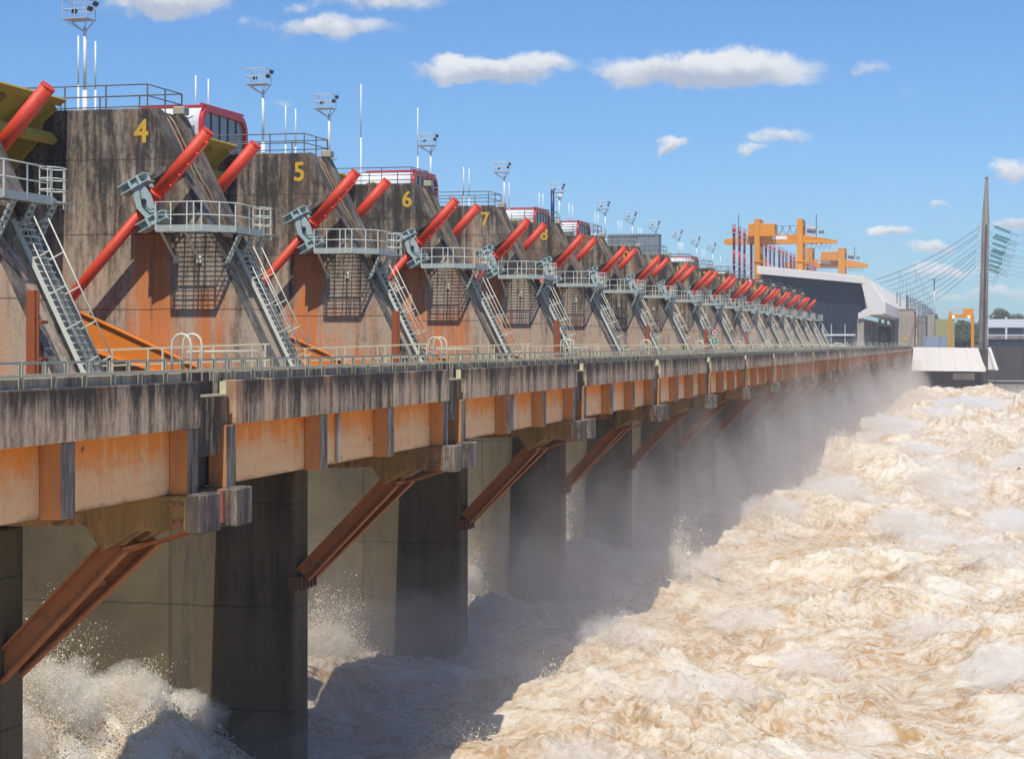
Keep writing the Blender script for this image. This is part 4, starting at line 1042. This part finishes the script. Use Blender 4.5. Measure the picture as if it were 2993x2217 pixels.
def heaps():
    L = []
    r_ = random.Random(3)
    for n in range(1, 21):
        y = YC(n)
        if n != 2: L.append((-23.2, y+r_.uniform(9.5,12.0), 2.4, 4.0, r_.uniform(1.2,1.8)))
        L.append((-20.5, y+12.5, 2.6, 3.2, r_.uniform(.4,.9)))
    for px, py, Y, rx, ry, h in ((2830,1165,335,7,12,2.2),(2975,1175,320,6,10,2.0),(2730,1195,300,6,10,1.5),(2445,1290,205,4,6,1.5),(2600,1230,262,5,9,1.7),(1940,1640,98,3.4,4,.9),(2230,1460,130,3,5,1.0),(1800,1890,74,2,2.4,.8),(2650,1500,125,3,4,.9)):
        L.append((pY(px,py,Y).x, Y, rx, ry, h))
    L += [(-23.8, 45.0, 2.6, 4.4, 2.6), (-22.8, 49.5, 2.6, 3.6, 1.5), (-22.0, 53, 2.2, 3.0, .9)]
    return L
HE = heaps()
def height(x, y):
    wx = pn(x/7, y/7, 1)*2.6+pn(x/2.6, y/2.6, 2)*.9; wy = pn(x/7, y/7, 3)*2.6+pn(x/2.6, y/2.6, 4)*.9
    X, Y = x+wx, y+wy
    far = sst(y, 90, 320)
    amp = .45+.75*sst(x, -19, -8)+.5*far
    HG = np.zeros_like(x)
    big = pn(X/13, Y/17, 5)*2.0+pn(X/6, Y/7, 6)*1.2
    h = big*amp*(.75+.5*far)
    for i, (cx, cy, rx, ry, hh) in enumerate(HE):
        m = np.abs(y-cy) < ry*3
        if m.any():
            d = ((x[m]+wx[m]*.35-cx)/rx)**2+((y[m]+wy[m]*.35-cy)/ry)**2
            h[m] += hh*np.exp(-d*1.3)*(.85+.25*pn(x[m]/1.8,y[m]/2.0,20)); HG[m] = np.maximum(HG[m], np.exp(-d)*min(1.0, hh/2))
    f1 = np.abs(pn(X/3.4, Y/3.8, 7)); f2 = np.abs(pn(X/1.6+f1*1.5, Y/1.7, 8)); f3 = np.abs(pn(X/.78+f2*1.3, Y/.8, 9)); f4 = np.abs(pn(X/.36+f3, Y/.38, 10)); f5 = np.abs(pn(X/.18, Y/.18+f3, 11))
    mod = .45+.9*sst(pn(x/9, y/9, 12), -.3, .35)
    fine = (f1*1.1+f2*.62*mod+f3*.36*mod+f4*.17*mod+f5*.07*mod)
    h = h+fine*(.55+.45*amp)*(1+.9*HG)-.55
    foam = f2*.9+f3*.7+f4*.4
    return h, foam, big
NR, NCOL = 1480, 600
ys = np.concatenate([np.linspace(-260, 26, 40), np.exp(np.linspace(math.log(30), math.log(482), NR))]); NR = len(ys)
u = np.concatenate([np.linspace(0, 1, NCOL), 1+np.cumsum(np.geomspace(.004, .75, 40))]); NCOL = len(u)
Yg = np.repeat(ys[:,None], NCOL, 1)
Xa = -46.0; Xb = 6+.06*np.abs(Yg)
Xg = Xa+(Xb-Xa)*u[None,:]
hh, fo, bigw = height(Xg.ravel().copy(), Yg.ravel().copy())
co_ = np.stack([Xg.ravel(), Yg.ravel(), hh], 1).astype(np.float32)
idx = np.arange(NR*NCOL).reshape(NR, NCOL)
quads = np.stack([idx[:-1,:-1], idx[:-1,1:], idx[1:,1:], idx[1:,:-1]], -1).reshape(-1, 4)
me = bpy.data.meshes.new('water'); me.vertices.add(len(co_)); me.vertices.foreach_set('co', co_.ravel())
me.loops.add(quads.size); me.loops.foreach_set('vertex_index', quads.ravel().astype(np.int32))
me.polygons.add(len(quads)); me.polygons.foreach_set('loop_start', np.arange(0, quads.size, 4, dtype=np.int32))
me.polygons.foreach_set('use_smooth', np.ones(len(quads), dtype=bool))
at = me.attributes.new('foam', 'FLOAT', 'POINT'); at.data.foreach_set('value', (fo+.25*np.clip(hh,-1,3)).astype(np.float32))
me.update(); me.validate()
wm, t, b = newmat('foaming_water')
co = t.n('ShaderNodeTexCoord').outputs['Object']
fa = t.n('ShaderNodeAttribute', attribute_name='foam').outputs['Fac']
w1 = t.noise(co, .13, 4, .6, .8); w2 = t.noise(t.vmul(co,(.8,1,1)), .45, 6, .66, 1.0); w3 = t.noise(co, 2.6, 6, .70, 1.0); w4 = t.noise(t.vmul(co,(1,1,2)), 9, 5, .72, .8)
def ridge(n_, k): return t.math('SUBTRACT', 1.0, t.math('MULTIPLY', t.math('ABSOLUTE', t.math('SUBTRACT', n_, .5)), k), clamp=True)
k = t.math('ADD', t.math('MULTIPLY', w1, 1.25), t.math('MULTIPLY', w2, 1.45))
k = t.math('ADD', k, t.math('MULTIPLY', w3, .45)); k = t.math('ADD', k, t.math('MULTIPLY', fa, .30))
f = t.smooth(k, 1.50, 1.90)
c = t.mix(f, (.43,.265,.12), (.61,.49,.34))
c = t.mix(t.smooth(k, 1.76, 2.10), c, (.72,.65,.535))
web_ = t.math('MULTIPLY', ridge(t.noise(co, 1.3, 5, .6, 1.2), 9.0), ridge(t.noise(co, .5, 4, .6, 1.0), 3.0))
c = t.mix(t.math('MULTIPLY', web_, .7), c, (.74,.70,.61))
c = t.mix(t.math('MULTIPLY', t.smooth(w4, .52, .72), .28), c, (.71,.66,.56))
c = t.mix(t.math('MULTIPLY', t.smooth(t.math('ADD', w3, w4), .95, .74), .22), c, (.32,.17,.065))
t.nt.links.new(c, b.inputs['Base Color']); b.inputs['Roughness'].default_value = .7; b.inputs['Specular IOR Level'].default_value = .2
bp = t.n('ShaderNodeBump', inp={'Strength': .7, 'Distance': .10, 'Height': t.math('ADD', w3, t.math('MULTIPLY', w4, .45))})
t.nt.links.new(bp.outputs[0], b.inputs['Normal'])
me.materials.append(wm)
wo = bpy.data.objects.new('water', me); C.objects.link(wo); tag(wo, kind='structure')
# spray droplets: ballistic fingers over the splashes, flecks over the churning surface
r2 = np.random.default_rng(11)
PTS = []; RAD = []
def addp(p, r): PTS.append(p.astype(np.float32)); RAD.append(r.astype(np.float32))
def surf(x, y): return height(x.copy(), y.copy())[0]
def splash(cx, cy, rx, ry, top, njet, nd, core):
    for j in range(njet):
        x0 = cx+r2.normal(0, rx*.45); y0 = cy+r2.normal(0, ry*.45); z0 = float(surf(np.array([x0]), np.array([y0]))[0])-.1
        k = math.exp(-((x0-cx)/rx)**2*.6-((y0-cy)/ry)**2*.6)
        v = math.sqrt(2*9.8*max(.15, top*k*r2.uniform(.35, 1.0))); vx = r2.normal(.6, .9); vy = r2.normal(0, .8)
        tt = r2.beta(1.0, 1.7, nd)*v/9.8*1.35; sp = .05+.30*tt*r2.uniform(.4,1.3)
        P_ = np.stack([x0+vx*tt+r2.normal(0,1,nd)*sp, y0+vy*tt+r2.normal(0,1,nd)*sp, z0+v*tt-4.9*tt*tt+r2.normal(0,1,nd)*sp*.8], 1)
        addp(P_, r2.lognormal(math.log(.0062), .55, nd)*(1.5-.7*tt/(tt.max()+1e-6))*(.8+cy/130))
    x = cx+r2.normal(0, rx*.55, core); y = cy+r2.normal(0, ry*.55, core)
    z = surf(x, y)+np.abs(r2.normal(0, top*.22, core))*np.exp(-((x-cx)/rx)**2*.5-((y-cy)/ry)**2*.5)
    addp(np.stack([x,y,z],1), r2.lognormal(math.log(.0095), .55, core)*(.8+cy/130))
splash(-23.9, 44.5, 1.7, 2.8, 3.2, 120, 200, 14000); splash(-23.0, 48.5, 1.6, 3.0, 1.6, 90, 160, 11000); splash(-22.2, 52.5, 1.5, 2.4, 1.0, 50, 130, 7000)
for cx, cy, rx, ry, h in HE:
    if cy < 54 or cy > 260: continue
    if cx < -22: splash(cx, cy+1, 1.5, 3.0, 2.8, 80, 110, int(11000*60/cy))
    elif cx > -18: splash(cx, cy, rx*.6, ry*.6, 1.6, 40, 50, 900)
c_ = pY(1970,1640,98); splash(c_.x, 98, 1.2, 2.0, 3.4, 70, 80, 1500)
for px, py, Y in ((1330,2140,58),(1560,1930,69),(1740,1770,84),(2090,1560,104),(1230,1990,62),(2240,1470,128)):
    c_ = pY(px,py,Y); splash(c_.x, Y, 1.4, 2.2, 1.3, 36, 50, 1200)
cand = np.where((Yg.ravel() > 46) & (Yg.ravel() < 240) & (Xg.ravel() < .03*Yg.ravel()+3) & (Xg.ravel() > -28))[0]
w_ = np.clip(fo[cand]-.25, .02, 2)**1.5; i_ = r2.choice(cand, 60000, p=w_/w_.sum()); q = co_[i_].astype(float)
q[:,2] += r2.exponential(.05, len(q)); q[:,:2] += r2.normal(0,.06,(len(q),2)); addp(q, r2.lognormal(math.log(.009), .45, len(q))*(.7+q[:,1]/110))
PTS = np.concatenate(PTS); RAD = np.concatenate(RAD)
oc = np.array([(-1,0,0),(1,0,0),(0,-1,0),(0,1,0),(0,0,-1.2),(0,0,1.2)], np.float32)
V_ = (PTS[:,None,:]+RAD[:,None,None]*oc[None]).reshape(-1,3)
of = np.array([(0,2,5),(2,1,5),(1,3,5),(3,0,5),(2,0,4),(1,2,4),(3,1,4),(0,3,4)], np.int32)
T_ = (np.arange(len(PTS), dtype=np.int32)[:,None,None]*6+of[None]).reshape(-1,3)
me = bpy.data.meshes.new('spray_droplets'); me.vertices.add(len(V_)); me.vertices.foreach_set('co', V_.ravel())
me.loops.add(T_.size); me.loops.foreach_set('vertex_index', T_.ravel()); me.polygons.add(len(T_)); me.polygons.foreach_set('loop_start', np.arange(0, T_.size, 3, dtype=np.int32)); me.update(); me.validate()
dm, t, b = newmat('water_droplets'); b.inputs['Base Color'].default_value = (.95,.89,.78,1); b.inputs['Roughness'].default_value = .6
tr_ = t.n('ShaderNodeBsdfTranslucent', inp={'Color': (.97,.91,.80,1)}); mx_ = t.n('ShaderNodeMixShader', inp={0: .5}); dm.node_tree.links.new(b.outputs[0], mx_.inputs[1]); dm.node_tree.links.new(tr_.outputs[0], mx_.inputs[2]); dm.node_tree.links.new(mx_.outputs[0], dm.node_tree.nodes['Material Output'].inputs['Surface'])
me.materials.append(dm)
o = bpy.data.objects.new('spray_droplets', me); C.objects.link(o); tag(o, 'fine white spray droplets thrown up over the foaming water', 'spray', kind='stuff')
# ------------------------------------------------------------------ spray mist: nested lumpy closed volumes low over the water
def volmat(name, dens, col, an=-.3):
    m = bpy.data.materials.new(name); m.use_nodes = True; nt = m.node_tree; nt.nodes.clear()
    out = nt.nodes.new('ShaderNodeOutputMaterial'); v = nt.nodes.new('ShaderNodeVolumePrincipled')
    v.inputs['Density'].default_value = dens; v.inputs['Color'].default_value = (*col, 1); v.inputs['Anisotropy'].default_value = an
    nt.links.new(v.outputs[0], out.inputs['Volume']); return m
def mist(label, x0, x1, y0, y1, H, dens, seed, ramp, mcol=(.90,.82,.74)):
    nx, ny = 60, 220
    X = np.linspace(x0, x1, nx)[None,:]*np.ones((ny,1)); Y = (np.exp(np.linspace(math.log(y0), math.log(y1), ny)))[:,None]*np.ones((1,nx))
    n_ = 1+1.1*pn(X.ravel()/6,Y.ravel()/7,seed)+.7*pn(X.ravel()/2.6,Y.ravel()/3,seed+1)+.4*pn(X.ravel()/1.1,Y.ravel()/1.3,seed+2)
    ed = np.minimum(sst(X.ravel(), x0, x0+3)*sst(-X.ravel(), -x1, -x1+(8 if x1 < 0 else 10)), sst(Y.ravel(), y0, y0*1.5))
    Z = -2.4+ (H*(.35+.65*sst(Y.ravel(), *ramp))*np.clip(n_,.15,3)+2.4)*ed
    top = np.stack([X.ravel(),Y.ravel(),Z],1); bot = np.stack([X.ravel(),Y.ravel(),np.full(Z.shape,-2.6)],1)
    vs = np.concatenate([top,bot]); N_ = nx*ny; id_ = np.arange(N_).reshape(ny,nx)
    q = np.stack([id_[:-1,:-1],id_[:-1,1:],id_[1:,1:],id_[1:,:-1]],-1).reshape(-1,4)
    F_ = [tuple(r) for r in q.tolist()]+[tuple(N_+i for i in reversed(r)) for r in q.tolist()]
    bd = list(id_[0,:])+list(id_[1:,-1])+list(id_[-1,-2::-1])+list(id_[-2:0:-1,0]); bd = [int(i) for i in bd]
    for i in range(len(bd)):
        a, c = bd[i], bd[(i+1)%len(bd)]; F_.append((c,a,N_+a,N_+c))
    me = bpy.data.meshes.new('spray_mist'); me.from_pydata([tuple(v) for v in vs.tolist()], [], F_); me.update()
    for p_ in me.polygons: p_.use_smooth = True
    me.materials.append(volmat('spray_mist', dens, mcol))
    o = bpy.data.objects.new('spray_mist', me); C.objects.link(o); tag(o, label, 'mist', kind='stuff')
mist('thin high spray mist drifting under the bridge', -30, -6, 40, 478, 8.5, .013, 31, (-20,190))
mist('denser low spray mist hugging the water by the piers', -30, -11, 38, 478, 4.4, .032, 41, (0,170))
mist('faint spray mist lying over the open water', -12, 40, 46, 478, 1.5, .010, 51, (50,200), (.93,.89,.83))
# spray plumes: torn puffs of dense spray over the splashes and crests
def plume(cx, cy, cz, rx, ry, rz, sd):
    bm = bmesh.new(); bmesh.ops.create_icosphere(bm, subdivisions=4, radius=1)
    P_ = np.array([v.co[:] for v in bm.verts]); F_ = [tuple(v.index for v in f.verts) for f in bm.faces]; bm.free()
    q = P_*1.7; n_ = np.abs(pn(q[:,0]+q[:,2]*.7+sd, q[:,1]-q[:,2]*.9, sd))*1.0+np.abs(pn(q[:,0]*2.6-q[:,2]*1.6, q[:,1]*2.6+q[:,2]*2+sd, sd+1))*.55+np.abs(pn(q[:,0]*6-q[:,2]*4, q[:,1]*6+q[:,2]*5+sd, sd+2))*.25
    r = .55+n_; P_ = P_*r[:,None]
    return [(cx+p[0]*rx, cy+p[1]*ry, cz+p[2]*rz) for p in P_], F_
pm_ = MB(); r3 = random.Random(9); used = []
def try_plume(cx, cy, cz, rx, ry, rz):
    for u_ in used:
        if abs(u_[0]-cx) < (u_[2]+rx)*1.15 and abs(u_[1]-cy) < (u_[3]+ry)*1.15: return
    used.append((cx,cy,rx,ry)); pm_.add(*plume(cx, cy, cz, rx, ry, rz, len(used)+60))
dense = MB(); dn = 0
for cx, cy, rx, ry, top in ((-24.0,43.2,1.7,1.5,1.5),(-23.6,46.3,1.7,1.5,1.3),(-23.0,49.3,1.6,1.5,1.0),(-22.4,52.3,1.5,1.5,.8)):
    used.append((cx,cy,rx,ry)); dense.add(*plume(cx, cy, float(height(np.array([cx]),np.array([cy]))[0][0])+.2, rx, ry, top, 200+dn)); dn += 1
for cx, cy, rx, ry, h in HE:
    if cx < -22.9 and 54 < cy < 200:
        used.append((cx,cy+1,1.3,2.2)); dense.add(*plume(cx, cy+1, h*.8, 1.3, 2.2, .8, 200+dn)); dn += 1
dense.build('splash_plume', volmat('splash_plume', 1.1, (.995,.96,.89)), None, (0,0,0), smooth=True)
tag(bpy.data.objects['splash_plume'], 'bright cream splashes bursting up between the pier feet', 'splash', kind='stuff')
for cx, cy, rx, ry, h in sorted(HE, key=lambda e: -e[4]):
    if cy < 54 or cx < -22.9: continue
    try_plume(cx, cy, h*.75, rx*.95, ry*.65, h*.5+.6)
for k in range(70):
    cy = 50*math.exp(r3.uniform(0, 1.9)); cx = r3.uniform(-13, .02*cy+1); s_ = r3.uniform(.8,1.6)*(.7+cy/150)
    zz = float(height(np.array([cx]), np.array([cy]))[0][0]); try_plume(cx, cy, zz+.25, s_*1.4, s_*1.2, s_*.6)
pm_.build('spray_plume', volmat('spray_plume', .30, (.995,.97,.93)), None, (0,0,0), smooth=True)
tag(bpy.data.objects['spray_plume'], 'torn white plumes of dense spray over the splashes and wave crests', 'spray', kind='stuff')
# ------------------------------------------------------------------ haze box
hz = MB().box(-140, 140, -15, 900, -5, 60).build('haze', volmat('haze_air', .00022, (.80,.88,1.0), 0), None, (0,0,0))
tag(hz, kind='stuff')
# ------------------------------------------------------------------ sun, sky with clouds, camera
SE, SA = 62.5, 180
sun = bpy.data.lights.new('sun', 'SUN'); sun.energy = 4.6; sun.angle = R(.5); sun.color = (1,.94,.83)
so = bpy.data.objects.new('sun', sun); C.objects.link(so)
Ld = Vector((-.03, math.cos(R(SE)), -math.sin(R(SE))))
so.rotation_euler = Ld.to_track_quat('-Z', 'Y').to_euler(); so.location = (0,-50,120)
W = bpy.data.worlds.new('World'); SC.world = W; W.use_nodes = True
t = NT(W.node_tree); bg = W.node_tree.nodes['Background']
sky = t.n('ShaderNodeTexSky', sky_type='NISHITA', sun_disc=False, sun_elevation=R(SE), sun_rotation=R(SA), altitude=50, air_density=1.0, dust_density=.4, ozone_density=2.0)
d = t.n('ShaderNodeTexCoord').outputs['Generated']
def dot(v): return t.n('ShaderNodeVectorMath', operation='DOT_PRODUCT', inp={0: d, 1: tuple(v)}).outputs['Value']
fwd = dot(FW); fs_ = t.math('MAXIMUM', fwd, .05)
U = t.math('DIVIDE', dot(RT), fs_); Vv = t.math('DIVIDE', dot((0,0,1)), fs_)
uv = t.n('ShaderNodeCombineXYZ', inp={0: U, 1: Vv}).outputs[0]
nz = t.n('ShaderNodeTexNoise', inp={'Vector': uv, 'Scale': 38, 'Detail': 7, 'Roughness': .6}); nz2 = t.n('ShaderNodeTexNoise', inp={'Vector': t.vmul(uv,(1,3.2,1)), 'Scale': 16, 'Detail': 5, 'Roughness': .55})
dis = t.n('ShaderNodeVectorMath', operation='SUBTRACT', inp={0: nz.outputs['Color'], 1: (.5,.5,.5)}).outputs[0]
uvd = t.vadd(uv, t.vmul(dis, (.042,.022,0)))
CL = [(495,5,170,52,1.0),(1090,12,230,30,.55),(960,84,230,40,.6),(1430,203,250,46,.95),(2065,203,300,66,1.15),(1755,220,40,30,.35),(1965,422,66,26,.85),(2280,400,110,28,.5),(2198,437,52,20,.5),(2545,198,62,24,.4),(2637,248,60,20,.35),(2960,503,80,40,.7),(2605,681,66,20,.75),(2731,597,58,12,.45),(2735,720,90,24,.6),(2950,650,80,30,.7),(832,307,44,17,.3),(1000,262,120,14,.16),(2700,790,260,26,.45),(2900,860,200,26,.5),(2480,880,300,30,.35),(3200,300,150,60,.9),(-250,200,200,50,.9)]
tot = None; top = None
for px, py, a, b_, s in CL:
    u0, v0 = (px-PW/2)/F, (VY-py)/F
    q = t.n('ShaderNodeVectorMath', operation='MULTIPLY_ADD', inp={0: uvd, 1: (F/a/1.25, F/b_/1.1, 0), 2: (-u0*F/a/1.25, -v0*F/b_/1.1, 0)}).outputs[0]
    ln = t.n('ShaderNodeVectorMath', operation='LENGTH', inp={0: q}).outputs['Value']
    m_ = t.math('MULTIPLY', t.smooth(ln, 1.25, .15), s)
    yy = t.math('MULTIPLY', t.n('ShaderNodeSeparateXYZ', inp={0: q}).outputs[1], m_)
    tot = m_ if tot is None else t.math('MAXIMUM', tot, m_)
    top = yy if top is None else t.math('ADD', top, yy)
rag = t.math('ADD', t.math('MULTIPLY', t.math('SUBTRACT', nz.outputs[0], .5), .9), t.math('MULTIPLY', t.math('SUBTRACT', nz2.outputs[0], .5), .7))
al = t.smooth(t.math('ADD', tot, t.math('MULTIPLY', t.math('MULTIPLY', rag, 1.25), t.math('MINIMUM', t.math('MULTIPLY', tot, 3), 1.0))), .14, .72)
al = t.math('MULTIPLY', al, t.math('GREATER_THAN', fwd, .2))
br = t.smooth(t.math('ADD', top, t.math('MULTIPLY', rag, .8)), -.45, .40)
cc = t.mix(br, (4.8,5.2,6.1,1), (9.2,9.2,9.1,1))
skc = t.n('ShaderNodeMix', data_type='RGBA', blend_type='MULTIPLY', inp={0: 1.0, 7: (.61,.91,1.31,1)})
W.node_tree.links.new(sky.outputs[0], skc.inputs[6])
fin = t.mix(t.math('MULTIPLY', al, .86), skc.outputs[2], cc)
W.node_tree.links.new(fin, bg.inputs['Color']); bg.inputs['Strength'].default_value = .1
cam = bpy.data.cameras.new('camera'); cam.sensor_width = 36; cam.lens = 36*F/PW; cam.shift_y = (VY-PH/2)/PW; cam.clip_end = 6000; cam.clip_start = .5
co2 = bpy.data.objects.new('camera', cam); C.objects.link(co2); co2.location = (0,0,ZC); co2.rotation_euler = (R(90), 0, TH); SC.camera = co2
SC.view_settings.view_transform = 'Standard'; SC.view_settings.look = 'None'; SC.view_settings.exposure = 0; SC.view_settings.gamma = 1
SC.render.engine = 'CYCLES'; SC.cycles.use_denoising = True
SC.cycles.max_bounces = 6; SC.cycles.diffuse_bounces = 3; SC.cycles.volume_bounces = 2; SC.cycles.glossy_bounces = 2; SC.cycles.transparent_max_bounces = 8
SC.cycles.caustics_reflective = False; SC.cycles.caustics_refractive = False
